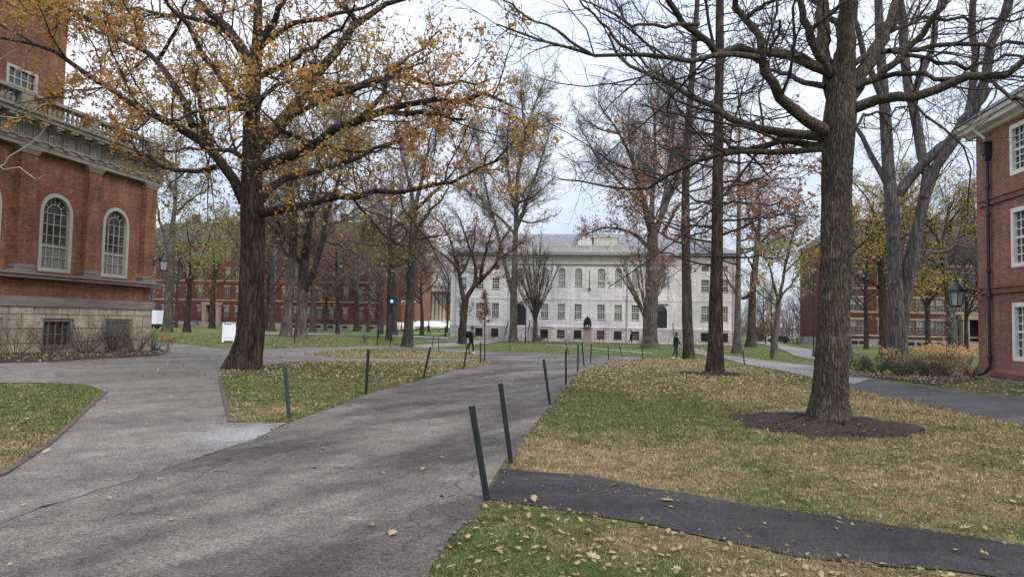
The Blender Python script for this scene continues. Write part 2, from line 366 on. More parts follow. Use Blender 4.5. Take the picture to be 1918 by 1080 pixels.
def grassmat():
    m, t, bs, N, Lk = nodes('lawn')
    v = coord(t)
    a = N('ShaderNodeAttribute'); a.attribute_name = 'dry'
    n1 = noise(t, v, .9, 6, .7); n2 = noise(t, v, 14, 5, .75); n3 = noise(t, v, 70, 3, .8)
    f = mth(t, 'ADD', a.outputs['Fac'], mth(t, 'MULTIPLY', mth(t, 'SUBTRACT', n1, .5), 1.7))
    f = mth(t, 'ADD', f, mth(t, 'MULTIPLY', mth(t, 'SUBTRACT', n2, .5), .7), True)
    g = ramp(t, n2, (.068, .095, .028), (.145, .185, .06), .3, .7)
    d = ramp(t, n2, (.19, .14, .075), (.42, .32, .19), .3, .7)
    c = mixc(t, ramp(t, f, (0, 0, 0), (1, 1, 1), .25, .75), g, d)
    c = mixc(t, 1.0, c, ramp(t, n3, (.45, .45, .45), (1.5, 1.5, 1.45), .3, .7), 'MULTIPLY')
    c = mixc(t, 1.0, c, ramp(t, noise(t, v, 3.2, 6, .75), (.55, .53, .5), (1.25, 1.22, 1.2), .34, .66), 'MULTIPLY')
    Lk(c, bs.inputs['Base Color']); bs.inputs['Roughness'].default_value = .95; bs.inputs['Specular IOR Level'].default_value = .15
    bump(t, bs, mth(t, 'ADD', n3, n2), 1.0, .04)
    return m
LAWN = grassmat()
def blademat():
    m, t, bs, N, Lk = nodes('grass_blades')
    a = N('ShaderNodeAttribute'); a.attribute_name = 'dry'
    g = N('ShaderNodeNewGeometry'); r = g.outputs['Random Per Island']
    gr = ramp(t, r, (.075, .10, .028), (.21, .23, .085), .0, 1)
    dr = ramp(t, r, (.23, .165, .085), (.52, .40, .235), .0, 1)
    f = mth(t, 'ADD', a.outputs['Fac'], mth(t, 'MULTIPLY', mth(t, 'SUBTRACT', r, .5), .5))
    f = mth(t, 'ADD', f, mth(t, 'MULTIPLY', mth(t, 'SUBTRACT', noise(t, coord(t), .9, 6, .7), .5), 1.7), True)
    c = mixc(t, ramp(t, f, (0, 0, 0), (1, 1, 1), .25, .75), gr, dr)
    c = mixc(t, 1.0, c, ramp(t, noise(t, coord(t), 3.2, 6, .75), (.55, .53, .5), (1.25, 1.22, 1.2), .34, .66), 'MULTIPLY')
    Lk(c, bs.inputs['Base Color']); bs.inputs['Roughness'].default_value = .8; bs.inputs['Specular IOR Level'].default_value = .2
    return m
BLADES = blademat()
def emit(name, c, s):
    m, t, bs, N, Lk = nodes(name); bs.inputs['Emission Color'].default_value = rgba(c); bs.inputs['Emission Strength'].default_value = s
    bs.inputs['Base Color'].default_value = rgba(c); Lk(ramp(t, noise(t, coord(t), 3), tuple(x*.9 for x in c), c), bs.inputs['Base Color']); return m
BLUELAMP = emit('blue_lamp', (.15, .35, .9), 1.3)

# ------------------------------------------------------------------ ground, roads and paths
def gp(*pts): return [tuple(G(*p)[:2]) for p in pts]
def W(x, y): return (float(x), float(y))
def dry_at(x, y):
    """how dry the turf is: straw patches and green patches that lie on the lawns"""
    d = np.full(np.shape(x), .30)
    def blob(px, py, r, v, sx=1.0):
        nonlocal d
        c = G(px, py); q = ((x-c[0])/(r*sx))**2 + ((y-c[1])/r)**2
        d = d + v*np.exp(-q)
    blob(1700, 800, 5.5, .14); blob(1500, 880, 2.2, .06); blob(1850, 930, 2.6, .18); blob(1060, 845, .9, .55, 1.3); blob(1230, 905, .9, .32, 2)
    blob(1180, 770, 2.2, -.38); blob(1480, 920, .8, -.2, 1.5); blob(1100, 1010, .7, .0); blob(1300, 1010, .5, .35, 2); blob(1560, 1065, .5, .25, 2)
    blob(960, 1000, .9, -.12); blob(1400, 1020, .6, -.1); blob(640, 720, 5, -.12); blob(450, 770, 1.2, .3); blob(60, 740, 2.5, -.2); blob(60, 850, 1.2, .2)
    blob(1250, 690, 5, .18); blob(1000, 655, 18, -.25); blob(1300, 660, 16, -.2); blob(1550, 740, 5, .25); blob(1150, 640, 40, -.15)
    return np.clip(d, 0, 1)
xs = np.concatenate([[-1500, -700, -350, -220], np.arange(-150, -50, 5), np.arange(-50, -14, 1.0), np.arange(-14, 14, .4), np.arange(14, 40, 1.0), np.arange(40, 130, 5), [160, 250, 450, 800, 1500]])
ys = np.concatenate([[-60, -20, -6], np.arange(0, 24, .4), np.arange(24, 60, 1.0), np.arange(60, 130, 2.5), [140, 160, 190, 240, 330, 500, 900, 1700]])
XX, YY = np.meshgrid(xs, ys); ZZ = gz(XX, YY)
V = np.stack([XX, YY, ZZ], -1).reshape(-1, 3)
nx, ny = len(xs), len(ys)
ii, jj = np.meshgrid(np.arange(nx-1), np.arange(ny-1)); q = (jj*nx+ii).ravel()
gme = npmesh('ground', V, np.stack([q, q+1, q+1+nx, q+nx], -1), True)
at = gme.attributes.new('dry', 'FLOAT', 'POINT'); at.data.foreach_set('value', dry_at(V[:, 0], V[:, 1]).astype(np.float32))
struct(link('ground', gme, LAWN))

def smooth_poly(poly, n=2, keep=()):
    for _ in range(n):
        out = []
        for i in range(len(poly)):
            a, b = np.array(poly[i]), np.array(poly[(i+1) % len(poly)])
            out += [tuple(a*.75+b*.25), tuple(a*.25+b*.75)]
        poly = out
    return poly
def rough_edge(poly, step=.25, amp=.03):
    out = []
    for i in range(len(poly)):
        a, b = np.array(poly[i]), np.array(poly[(i+1) % len(poly)]); d = np.linalg.norm(b-a)
        near = max(.0, 1-np.linalg.norm((a+b)/2)/40); k = max(1, min(60, int(d/(step*(1+3*(1-near))))))
        for j in range(k): out.append(tuple(a+(b-a)*j/k + RNG.normal(0, amp, 2)*near))
    return out
SHEETS = {}
def sheet(name, poly, m, off=.008, rough=.03):
    SHEETS[name] = poly
    if rough: poly = rough_edge(poly, amp=rough)
    bm = bmesh.new(); vs = [bm.verts.new((p[0], p[1], 0)) for p in poly]
    for tri in tessellate_polygon([[Vector((p[0], p[1], 0)) for p in poly]]):
        try: bm.faces.new([vs[i] for i in tri])
        except ValueError: pass
    pa = np.array(poly)
    for arr, ax in ((xs, 0), (ys, 1)):
        for c in arr:
            if pa[:, ax].min() < c < pa[:, ax].max():
                no = (1, 0, 0) if ax == 0 else (0, 1, 0); co = (float(c), 0, 0) if ax == 0 else (0, float(c), 0)
                bmesh.ops.bisect_plane(bm, geom=bm.verts[:]+bm.edges[:]+bm.faces[:], plane_co=co, plane_no=no, dist=1e-5)
    for v in bm.verts:
        v.co.z = float(gz(v.co.x, v.co.y)) + off*(1+max(0, (v.co.y-25)/25))
    bmesh.ops.recalc_face_normals(bm, faces=bm.faces[:])
    me = bpy.data.meshes.new(name); bm.to_mesh(me); bm.free()
    for p in me.polygons: p.use_smooth = True
    return struct(link(name, me, m))
# main road (lower right part) from behind the camera up to the crossing
road = [W(-13, 1.0), W(-9, -5), W(-.6, -5), W(-.75, 3.0)] + gp((790, 1080), (850, 1003), (903, 942), (938, 876), (975, 830), (1030, 762), (1060, 722), (1085, 697), (1110, 686), (1150, 676),
    (1195, 672), (1215, 669), (1120, 666), (1000, 661), (925, 658), (880, 660), (905, 672), (935, 680), (868, 691), (795, 710), (740, 724), (686, 739), (630, 762), (541, 791), (480, 822), (300, 882), (0, 977))
sheet('road', road, ASPH_ROAD, .008)
plaza = [W(-13, 1.0)] + gp((0, 977), (300, 882), (480, 822), (541, 791), (500, 793), (432, 791), (420, 745), (411, 708), (420, 694), (470, 688), (500, 684), (540, 677), (575, 677), (870, 677), (905, 672),
    (820, 671), (640, 671), (568, 663), (640, 655), (740, 652), (795, 653), (850, 661), (925, 658), (870, 654), (800, 651), (765, 647), (690, 648), (600, 651), (493, 656), (437, 655), (370, 648), (308, 641), (286, 640),
    (283, 650), (316, 658), (300, 665), (240, 669), (160, 673), (93, 678), (107, 717), (130, 718), (170, 722), (198, 735), (150, 778), (100, 826), (0, 893)) + [W(-9.0, 4.0)]
sheet('plaza', plaza, ASPH_PLAZA, .006)
def strip(name, pts, wd, m, off):
    pts = [np.array(p) for p in pts]; L_, R_ = [], []
    for i, p in enumerate(pts):
        t = pts[min(i+1, len(pts)-1)]-pts[max(i-1, 0)]; t = t/np.linalg.norm(t); n = np.array([-t[1], t[0]])*wd/2; L_.append(tuple(p+n)); R_.append(tuple(p-n))
    return sheet(name, L_+R_[::-1], m, off, 0)
TAR = mat('tar_seam', (.03, .027, .026), (.06, .054, .052), 12, .9)
def wob(pts, k=14, amp=.03):
    o = []
    for a, b in zip(pts[:-1], pts[1:]): o += [tuple(np.array(a)+(np.array(b)-np.array(a))*j/k+RNG.normal(0, amp, 2)) for j in range(k)]
    return o+[pts[-1]]
strip('road_seam', wob(gp((0, 977), (300, 882), (480, 822), (541, 791))), .022, TAR, .0092)
strip('road_crack', wob(gp((300, 880), (480, 890), (580, 876), (700, 876), (790, 853), (860, 810))), .014, TAR, .0098)
strip('road_crack', wob(gp((820, 930), (905, 929))), .012, TAR, .0098)
strip('road_crack', wob(gp((850, 890), (862, 860), (880, 840))), .010, TAR, .0098)
slab = gp((0, 679), (93, 678), (107, 717), (0, 717)) + [W(-26, G(0, 717)[1]-.6), W(-26, G(0, 679)[1]-1)]
sheet('concrete_path', slab, CONC, .007, 0)
dark = gp((903, 942), (938, 876), (1010, 883), (1100, 892), (1200, 910), (1300, 930), (1500, 960), (1700, 992), (1918, 1022)) + [W(5.4, 3.6), W(6.2, 2.4), W(4.6, 2.55), W(3.5, 2.9)] + gp((1918, 1092), (1640, 1056), (1500, 1040), (1300, 1005), (1130, 968), (1000, 948), (917, 936))
sheet('new_asphalt_path', dark, ASPH_DARK, .0105, .04)
rpath = gp((1354, 671), (1300, 662), (1275, 652), (1262, 646), (1285, 648), (1340, 662), (1400, 671), (1480, 681), (1580, 690), (1600, 702), (1650, 714), (1720, 723), (1800, 735), (1918, 747)) + [W(16, 20.3), W(14.4, 11)] + gp((1918, 797), (1800, 772), (1700, 752), (1600, 729), (1519, 706), (1440, 690), (1400, 683))
sheet('side_path', rpath, asphaltmat('asphalt_side', (.085, .083, .085), (.05, .049, .05), 0, 8, radians(60)), .008)
farp = gp((1354, 671), (1300, 662), (1275, 652), (1262, 646), (1285, 648), (1340, 662), (1400, 671), (1480, 681), (1580, 690), (1640, 705), (1600, 720), (1519, 706), (1440, 690), (1400, 683))
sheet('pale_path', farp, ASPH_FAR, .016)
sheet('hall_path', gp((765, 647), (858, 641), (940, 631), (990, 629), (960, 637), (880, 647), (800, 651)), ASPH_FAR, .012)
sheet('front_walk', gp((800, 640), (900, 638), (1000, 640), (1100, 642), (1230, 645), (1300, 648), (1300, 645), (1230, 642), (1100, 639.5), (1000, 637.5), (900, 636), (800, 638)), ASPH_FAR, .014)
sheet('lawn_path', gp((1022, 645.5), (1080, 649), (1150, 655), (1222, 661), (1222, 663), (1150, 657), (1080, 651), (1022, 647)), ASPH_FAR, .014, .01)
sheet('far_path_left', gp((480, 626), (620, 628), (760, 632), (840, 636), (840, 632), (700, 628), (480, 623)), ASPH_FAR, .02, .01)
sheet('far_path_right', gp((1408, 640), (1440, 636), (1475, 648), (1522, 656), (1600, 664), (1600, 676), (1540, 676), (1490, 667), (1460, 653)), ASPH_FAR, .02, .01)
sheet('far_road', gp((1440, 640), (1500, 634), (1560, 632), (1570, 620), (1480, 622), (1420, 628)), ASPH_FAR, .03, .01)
lbed = gp((0, 680), (93, 677), (160, 672), (240, 668), (300, 664), (318, 657), (300, 653), (283, 650)) + [W(-24.85, 33.8), W(-24.85, 22)]
sheet('mulch_bed', lbed, MULCH, .02)
def ellipse(px, py, rx, ry, n=40):
    c = G(px, py); return [W(c[0]+rx*cos(2*pi*i/n), c[1]+ry*sin(2*pi*i/n)) for i in range(n)]
def mound(name, c, rx, ry, h):
    mb = MB(); n = 72; rings = [(1.0, .006), (.94, h*.2), (.85, h*.42), (.72, h*.64), (.6, h*.8), (.45, h*.92), (.3, h), (.15, h), (.05, h*1.02)]
    vs = []
    for r, z in rings:
        for i in range(n):
            k = r*(1+(.07*sin(3*i*2*pi/n+1)+.05*sin(7*i*2*pi/n+2)+.035*sin(13*i*2*pi/n))*(r > .5)+.03*RNG.normal()*(r > .8))
            x = c[0]+rx*k*cos(2*pi*i/n); y = c[1]+ry*k*sin(2*pi*i/n); vs.append((x, y, float(gz(x, y))+z+RNG.normal(0, .016)*(z > .02)))
    fs = [(i*n+j, i*n+(j+1) % n, (i+1)*n+(j+1) % n, (i+1)*n+j) for i in range(len(rings)-1) for j in range(n)] + [tuple((len(rings)-1)*n+j for j in range(n))]
    mb.add(vs, fs); o = mb.build(name, MULCH, smooth=True); struct(o); SHEETS[name] = [v[:2] for v in vs[:n]]
TB = G(1553, 796)
mound('mulch_ring', (TB[0]-.12, TB[1]-.05), 1.5, 1.3, .13)
TC = G(1337, 701)
mound('mulch_mound', (TC[0]-.1, TC[1]), 1.25, 1.0, .08)
rbed = gp((1585, 706), (1640, 708), (1700, 714), (1745, 722), (1790, 718), (1838, 709), (1838, 700), (1838, 690)) + [W(14.4, 33), W(11, 31)] + gp((1583, 695))
sheet('shrub_bed', rbed, MULCH, .02)
# edging strips
def edging(name, pts, wd, h, m):
    mb = MB(); pts = [np.array(p) for p in pts]
    dn = []
    for i in range(len(pts)-1):
        k = max(1, int(np.linalg.norm(pts[i+1]-pts[i])/.22)); dn += [pts[i]+(pts[i+1]-pts[i])*j/k for j in range(k)]
    dn.append(pts[-1])
    for a, b in zip(dn[:-1], dn[1:]):
        t = (b-a)/np.linalg.norm(b-a); n = np.array([-t[1], t[0]])*wd/2*(1+RNG.normal(0, .05)); a2 = a + t*.006; b2 = b - t*.006
        z0 = float(gz(a[0], a[1])) - .05; z1 = z0 + .05 + h + RNG.normal(0, .004)
        ring = [(a2-n), (b2-n), (b2+n), (a2+n)]
        mb.add([(p[0], p[1], z0) for p in ring] + [(p[0], p[1], z1) for p in ring], [(4, 5, 6, 7), (0, 1, 5, 4), (1, 2, 6, 5), (2, 3, 7, 6), (3, 0, 4, 7)])
    return struct(mb.build(name, m))
edging('kerb_strip', gp((198, 735), (150, 778), (100, 826), (0, 893)) + [W(-9.0, 4.0)], .075, .025, KERB)
edging('island_kerb', gp((411, 708), (420, 745), (432, 791)), .075, .025, KERB)
edging('bed_kerb', gp((93, 678), (160, 673.5), (240, 669.5), (300, 665.5), (318, 658)), .10, .03, KERB)
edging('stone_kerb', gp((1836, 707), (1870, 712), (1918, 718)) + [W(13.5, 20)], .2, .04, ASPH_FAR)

# ------------------------------------------------------------------ building helpers (local x = along the wall, -y = outwards)
def panel(mb, u0, u1, z0, z1, y=0.0, op=None, rev=.2):
    q = lambda a, b, c, d: mb.quad((a, y, c), (b, y, c), (b, y, d), (a, y, d))
    if op is None: q(u0, u1, z0, z1); return
    uc, wd, zb, zt, arch = op; a, b = uc-wd/2, uc+wd/2
    q(u0, a, z0, z1); q(b, u1, z0, z1); q(a, b, z0, zb)
    rim = [(b, zb)]
    if arch:
        zs = zt-wd/2; n = 10; pts = [(uc+wd/2*cos(pi*i/n), zs+wd/2*sin(pi*i/n)) for i in range(n+1)]
        for p, r in zip(pts[:-1], pts[1:]): mb.quad((p[0], y, p[1]), (p[0], y, z1), (r[0], y, z1), (r[0], y, r[1]))
        rim += pts
    else:
        q(a, b, zt, z1); rim += [(b, zt), (a, zt)]
    rim.append((a, zb))
    for i in range(len(rim)):
        p, r = rim[i], rim[(i+1) % len(rim)]; mb.quad((p[0], y, p[1]), (r[0], y, r[1]), (r[0], y+rev, r[1]), (p[0], y+rev, p[1]))
WCACHE = {}
def window(parent, u, y, z, wd, h, arch=False, cols=4, rows=6, fr=.1, mw=.03, fm=None, gm=None, blind=0.0, bm=None, sill=None, name='window', proud=.03):
    key = (wd, h, arch, cols, rows, fr, mw, fm.name, gm.name, blind, bm.name if bm else '', sill.name if sill else '')
    if key not in WCACHE:
        f = MB(); g = MB(); bl = MB(); s = MB()
        a, b = -wd/2, wd/2; zs = h-wd/2 if arch else h
        d0, d1 = -proud, .10
        f.box(a, a+fr, d0, d1, 0, zs); f.box(b-fr, b, d0, d1, 0, zs); f.box(a+fr, b-fr, d0, d1, 0, fr)
        ia, ib = a+fr, b-fr; r = ib
        if arch:
            n = 12
            for i in range(n):
                t0, t1 = pi*i/n, pi*(i+1)/n; c = lambda rr, t, yy: (rr*cos(t), yy, zs+rr*sin(t))
                f.add([c(b, t0, d0), c(b, t1, d0), c(r, t1, d0), c(r, t0, d0), c(b, t0, d1), c(b, t1, d1), c(r, t1, d1), c(r, t0, d1)],
                      [(0, 1, 2, 3), (4, 7, 6, 5), (0, 4, 5, 1), (3, 2, 6, 7)])
            ra = r*.55
            for i in range(8):
                t0, t1 = pi*i/8, pi*(i+1)/8
                f.tube([(ra*cos(t0), .055, zs+ra*sin(t0)), (ra*cos(t1), .055, zs+ra*sin(t1))], mw*.6, 4)
            for t in (pi*.2, pi*.35, pi*.5, pi*.65, pi*.8):
                f.tube([(ra*cos(t), .055, zs+ra*sin(t)), (r*cos(t), .055, zs+r*sin(t))], mw*.6, 4)
            g.add([(r*cos(pi*i/n), .085, zs+r*sin(pi*i/n)) for i in range(n+1)] + [(ia, .085, fr), (ib, .085, fr)], [tuple(range(n+3))])
        else:
            f.box(ia, ib, d0, d1, h-fr, h)
            g.quad((ia, .085, fr), (ib, .085, fr), (ib, .085, h-fr), (ia, .085, h-fr))
        ztop = zs if arch else h-fr
        for i in range(1, cols): x = ia+(ib-ia)*i/cols; f.box(x-mw/2, x+mw/2, .04, .075, fr+.001, ztop)
        for i in range(1, rows + (1 if arch else 0)):
            zz = fr+(ztop-fr)*i/rows; hw = mw*(1.3 if i == rows//2 else .5); f.box(ia, ib, .036 if i != rows//2 else .03, .071, zz-hw, zz+hw)
        if blind:
            z0 = fr+(ztop-fr)*(1-blind) if blind > 0 else fr; z1 = ztop if blind > 0 else fr+(ztop-fr)*(-blind)
            bl.quad((ia, .081, z0), (ib, .081, z0), (ib, .081, z1), (ia, .081, z1))
        if sill: s.box(a-.08, b+.08, -.10, .02, -.14, -.002)
        WCACHE[key] = (f.mesh('window'), g.mesh('pane'), bl.mesh('blind') if blind else None, s.mesh('sill') if sill else None)
    fme, gme_, bme, sme = WCACHE[key]
    o = link(name, fme, fm, parent, (u, y, z)); link('pane', gme_, gm, o)
    if bme: link('blind', bme, bm or BLIND, o)
    if sme: link('sill', sme, sill, o)
    return o

# ---- left brick building with balustrade
XL = -24.8; ZL = -.3
lb = thing('brick_hall', 'red brick classical building with arched windows, grey balustrade and granite base', 'building', (XL, 33.6, ZL), pi/2)
U = lambda Y: Y-33.6
wm = MB(ZL)
wins = [U(30.83-3.71*i) for i in range(5)]
edges = [0.0] + [U(28.975-3.71*i) for i in range(5)]
for i, u in enumerate(wins):
    panel(wm, edges[i+1], edges[i], 3.34, 8.6, 0, (u, 1.82, 3.5, 6.97, True), .28)
panel(wm, edges[-1], edges[0], 2.33, 3.1)
wm.quad((0, 0, 2.33), (0, 14, 2.33), (0, 14, 8.6), (0, 0, 8.6))
wm.quad((edges[-1], 0, -.5), (edges[-1], 14, -.5), (edges[-1], 14, 10), (edges[-1], 0, 10)); wm.quad((edges[-1], 14, -.5), (0, 14, -.5), (0, 14, 10), (edges[-1], 14, 10))
wm.build('wall', BRICK_L, lb)
for c in [U(33.0)] + edges[1:-1]:
    hw = .40; pm = MB(ZL)
    pm.box(c-hw, c+hw, -.30, .02, 3.66, 8.32)
    if c == U(33.0): pm.box(c+hw-.001, c+.6, -.14, .3, 3.34, 8.32)
    pm.build('pilaster', BRICK_L, lb)
    cm = MB(ZL)
    for k, (hw, z0, z1) in enumerate(((.55, 3.343, 3.45), (.50, 3.45, 3.52), (.54, 3.52, 3.58), (.46, 3.58, 3.66))): cm.box(c-hw, c+hw, -.14-hw*.4, .02, z0, z1)
    cm.build('pilaster_base', BROWNST, lb); cm = MB(ZL)
    for hw, z0, z1 in ((.44, 8.32, 8.40), (.48, 8.40, 8.5), (.53, 8.5, 8.598)): cm.box(c-hw, c+hw, -.14-hw*.42, .02, z0, z1)
    cm.build('capital', BROWNST, lb)
# brick arches over windows
ARCHB = mat('arch_brick', (.23, .09, .05), (.13, .045, .03), 7, .85, .3)
for u in wins:
    zs = 6.97-.91; am = MB(ZL)
    for i in range(26):
        t0, t1 = pi*i/26+.012, pi*(i+1)/26-.012; r0_, r1_ = .93, 1.24+.05*(i % 2)
        pt = lambda r, t, y: (u+r*cos(t), y, zs+r*sin(t))
        am.add([pt(r0_, t0, -.012), pt(r1_, t0, -.012), pt(r1_, t1, -.012), pt(r0_, t1, -.012), pt(r0_, t0, .01), pt(r1_, t0, .01), pt(r1_, t1, .01), pt(r0_, t1, .01)],
               [(0, 1, 2, 3), (0, 4, 5, 1), (2, 6, 7, 3), (1, 5, 6, 2), (0, 3, 7, 4)])
    am.build('brick_arch', ARCHB, lb)
bm_ = MB(ZL); bm_.box(edges[-1], .16, -.16, .5, 1.9, 2.326); bm_.build('stone_band', BROWNST, lb)
bm_ = MB(ZL); bm_.box(edges[-1], .3, -.32, .3, 3.1, 3.25); bm_.box(edges[-1], .38, -.40, .3, 3.25, 3.338); bm_.build('ledge', BROWNST, lb)
sm_ = MB(ZL)
e2 = [.1] + edges[1:]
for i in range(5):
    u = U(27.45) if i == 1 else (U(31.25) if i == 0 else U(27.45-3.71*(i-1)))
    panel(sm_, e2[i+1], e2[i], -.6, 1.897, -.1, (u, 1.75 if i != 0 else 1.9, .05 if i else -.2, 1.38, False), .35)
sm_.quad((.1, -.1, -.6), (.1, 14, -.6), (.1, 14, 1.897), (.1, -.1, 1.897))
sm_.build('stone_base', GRANITE, lb)
for i in range(5):
    u = U(27.45) if i == 1 else (U(31.25) if i == 0 else U(27.45-3.71*(i-1)))
    fr = MB(ZL); dk = MB(ZL); wd, zb = (1.75, .05) if i else (1.9, -.2)
    fr.box(u-wd/2, u-wd/2+.13, -.04, .15, zb, 1.38); fr.box(u+wd/2-.13, u+wd/2, -.04, .15, zb, 1.38); fr.box(u-wd/2+.13, u+wd/2-.13, -.04, .15, 1.25, 1.38)
    fr.box(u-wd/2+.13, u+wd/2-.13, -.14, .15, zb, zb+.14)
    if i == 0:
        for k in range(11): z = zb+.2+k*.115; fr.add([(u-.8, -.01, z), (u+.8, -.01, z), (u+.8, .1, z+.09), (u-.8, .1, z+.09), (u-.8, -.01, z+.02), (u+.8, -.01, z+.02), (u+.8, .1, z+.11), (u-.8, .1, z+.11)], [(0, 1, 2, 3), (4, 5, 6, 7), (0, 1, 5, 4), (2, 3, 7, 6)])
    else:
        for k in (-.4, 0, .4): fr.box(u+k-.016, u+k+.016, .05, .1, zb+.14, 1.25)
        fr.box(u-.74, u+.74, .06, .09, .675, .705)
    o = fr.build('basement_vent' if i == 0 else 'basement_window', TRIMGREY, lb)
    dk.quad((u-wd/2, .14, zb), (u+wd/2, .14, zb), (u+wd/2, .14, 1.38), (u-wd/2, .14, 1.38)); dk.build('pane', DARKIN if i == 0 else GLASS, o)
for u in wins:
    window(lb, u, .06, 3.44-ZL, 1.82, 3.53, True, 4, 5, .17, .028, TRIMLIGHT, GLASS, -.45, CURTAIN, name='window', proud=.1)
em = MB(ZL); x0 = edges[-1]
em.box(x0, .2, -.30, .4, 8.6, 8.78); em.box(x0, .23, -.33, .4, 8.78, 8.95); em.box(x0, .27, -.38, .4, 8.95, 9.02)
em.box(x0, .2, -.28, .4, 9.02, 9.55); em.box(x0, .36, -.42, .4, 9.55, 9.64); em.box(x0, .7, -.80, .4, 9.74, 9.92); em.box(x0, .78, -.88, .4, 9.92, 10.0)
em.build('entablature', TRIMGREY, lb)
n = int(-x0/.79)
for k in range(n):
    u = -.2-k*.79; tm = MB(ZL)
    for d in (-.11, 0, .11): tm.box(u+d-.035, u+d+.035, -.34, -.28, 9.03, 9.5)
    tm.box(u-.19, u+.19, -.345, -.28, 9.48, 9.548); tm.box(u-.17, u+.17, -.41, -.37, 8.88, 8.95)
    tm.build('triglyph', TRIMGREY, lb)
mm_ = MB(ZL); mm_.box(-.2, .2, -.75, -.2, 9.642, 9.738); MUM = mm_.mesh('mutule')
for k in range(n): link('mutule', MUM, TRIMLIGHT, lb, (-.2-k*.79, 0, 0))
bb = MB(ZL); bb.box(x0, .02, -.12, .3, 10.0, 10.30); bb.box(x0, .06, -.16, .34, 10.86, 11.0)
bal = MB(ZL); bal.lathe([(.06, 0), (.075, .02), (.05, .07), (.085, .16), (.09, .22), (.05, .36), (.045, .44), (.075, .5), (.075, .556)], (0, .06, 10.302), 8); BALM = bal.mesh('baluster', True)
piers = [-.25] + [U(28.9-3.71*k*1.0) for k in range(4)]
for u in piers: bb.box(u-.32, u+.28, -.14, .32, 10.302, 10.858)
bb.build('balustrade', TRIMGREY, lb)
u = -.75
while u > x0:
    if min(abs(u-p) for p in piers) > .42:
        link('baluster', BALM, TRIMGREY, lb, (u, 0, 0))
    u -= .265
rf = MB(ZL); rf.quad((x0, .3, 10.0), (0, .3, 10.0), (0, 14, 10.0), (x0, 14, 10.0)); rf.build('roof', SLATE_D, lb)
tw = MB(ZL)
ut = U(30.15); zt0 = 10.0
panel(tw, U(29.0), ut, zt0, 18, 2.7); panel(tw, U(26.4), U(29.0), zt0, 18, 2.7, (U(27.73), 1.75, 11.15, 13.05, False), .2); panel(tw, x0, U(26.4), zt0, 18, 2.7)
tw.quad((ut, 2.7, zt0), (ut, 12, zt0), (ut, 12, 18), (ut, 2.7, 18)); tw.box(x0, ut+.3, 2.4, 12, 18.0, 18.3)
tw.build('tower', BRICK_L, lb)
window(lb, U(27.73), 2.75, 11.15-ZL, 1.75, 1.9, False, 4, 4, .16, .05, TRIMLIGHT, GLASS, 0, name='tower_window')

# ---- right brick building
XR = 14.5; ZR = -.2
rb = thing('brick_house', 'red brick building with white sash windows, lead downpipe and slate hip roof', 'building', (XR, 30.0, ZR), -pi/2)
wm = MB(ZR); LEN = 19.6
cols_ = [3.15+2.9*i for i in range(6)]; cb = [1.7+2.9*i for i in range(7)]
for z0, z1, zb, zt in ((-.5, 3.1, .59, 2.71), (3.1, 6.6, 4.0, 6.18), (6.6, 9.75, 7.41, 9.28)):
    panel(wm, 0, cb[0], z0, z1)
    for i, c in enumerate(cols_): panel(wm, cb[i], cb[i+1], z0, z1, 0, (c, 1.5, zb, zt, False), .14)
    panel(wm, cb[-1], LEN, z0, z1)
wm.quad((0, 0, -.5), (0, 12, -.5), (0, 12, 9.75), (0, 0, 9.75)); wm.quad((LEN, 0, -.5), (LEN, 12, -.5), (LEN, 12, 9.75), (LEN, 0, 9.75)); wm.quad((0, 12, -.5), (LEN, 12, -.5), (LEN, 12, 9.75), (0, 12, 9.75))
wm.build('wall', BRICK_R, rb)
for zb, zt in ((.59, 2.71), (4.0, 6.18), (7.41, 9.28)):
    for c in cols_: window(rb, c, .04, zb-ZR, 1.5, round(zt-zb, 2), False, 4, 6, .16, .035, TRIMWHITE, GLASS, .0, proud=.06)
for z in (3.1, 6.57):
    b_ = MB(ZR); b_.box(.25, LEN, -.07, .02, z, z+.2); b_.box(.25, LEN, -.1, .02, z+.2, z+.26); b_.build('band_course', BROWNST_R, rb)
ft = MB(ZR); ft.prism([(.02, -.3), (-.16, -.3), (-.16, .12), (-.02, .22), (.02, .22)], 1.3, LEN, 'x'); ft.build('plinth', BROWNST_R, rb)
ev = MB(ZR)
ev.prism([(.02, 9.48), (-.12, 9.52), (-.16, 9.62), (-.42, 9.66), (-.46, 9.80), (-.56, 9.84), (-.6, 9.98), (.02, 9.98)], -.55, LEN, 'x')
ev.box(-.55, -.001, .021, 12, 9.66, 9.98)
ev.build('eaves', TRIMWHITE, rb)
rr = MB(ZR)
a = (-.6, -.66, 9.985); b = (LEN, -.66, 9.985); c = (LEN, 12.6, 9.985); d = (-.6, 12.6, 9.985); e = (5.6, 6, 14.7); g = (LEN-5, 6, 14.7)
rr.quad(a, b, g, e); rr.quad(b, c, g); rr.quad(c, d, e, g); rr.quad(d, a, e); rr.build('roof', SLATE_D, rb)
dp = MB(ZR); u = 1.06
dp.lathe([(.06, 0), (.06, 8.0)], (u, -.12, .35), 10)
for z in (2.9, 3.9, 6.1, 7.2, .55): dp.lathe([(.075, 0), (.085, .03), (.085, .14), (.075, .17)], (u, -.12, z), 10)
dp.tube([(u, -.12, .42), (u, -.14, .25), (u-.1, -.24, .06), (u-.28, -.42, -.05)], [.06, .065, .065, .06], 10)
dp.box(u-.13, u+.13, -.27, -.003, 8.55, 9.0); dp.box(u-.16, u+.16, -.3, -.003, 9.0, 9.06); dp.prism([(u-.13, 8.549), (u+.13, 8.549), (u+.06, 8.3), (u-.06, 8.3)], -.22, -.02, 'y')
dp.build('downpipe', PIPE, rb, True)
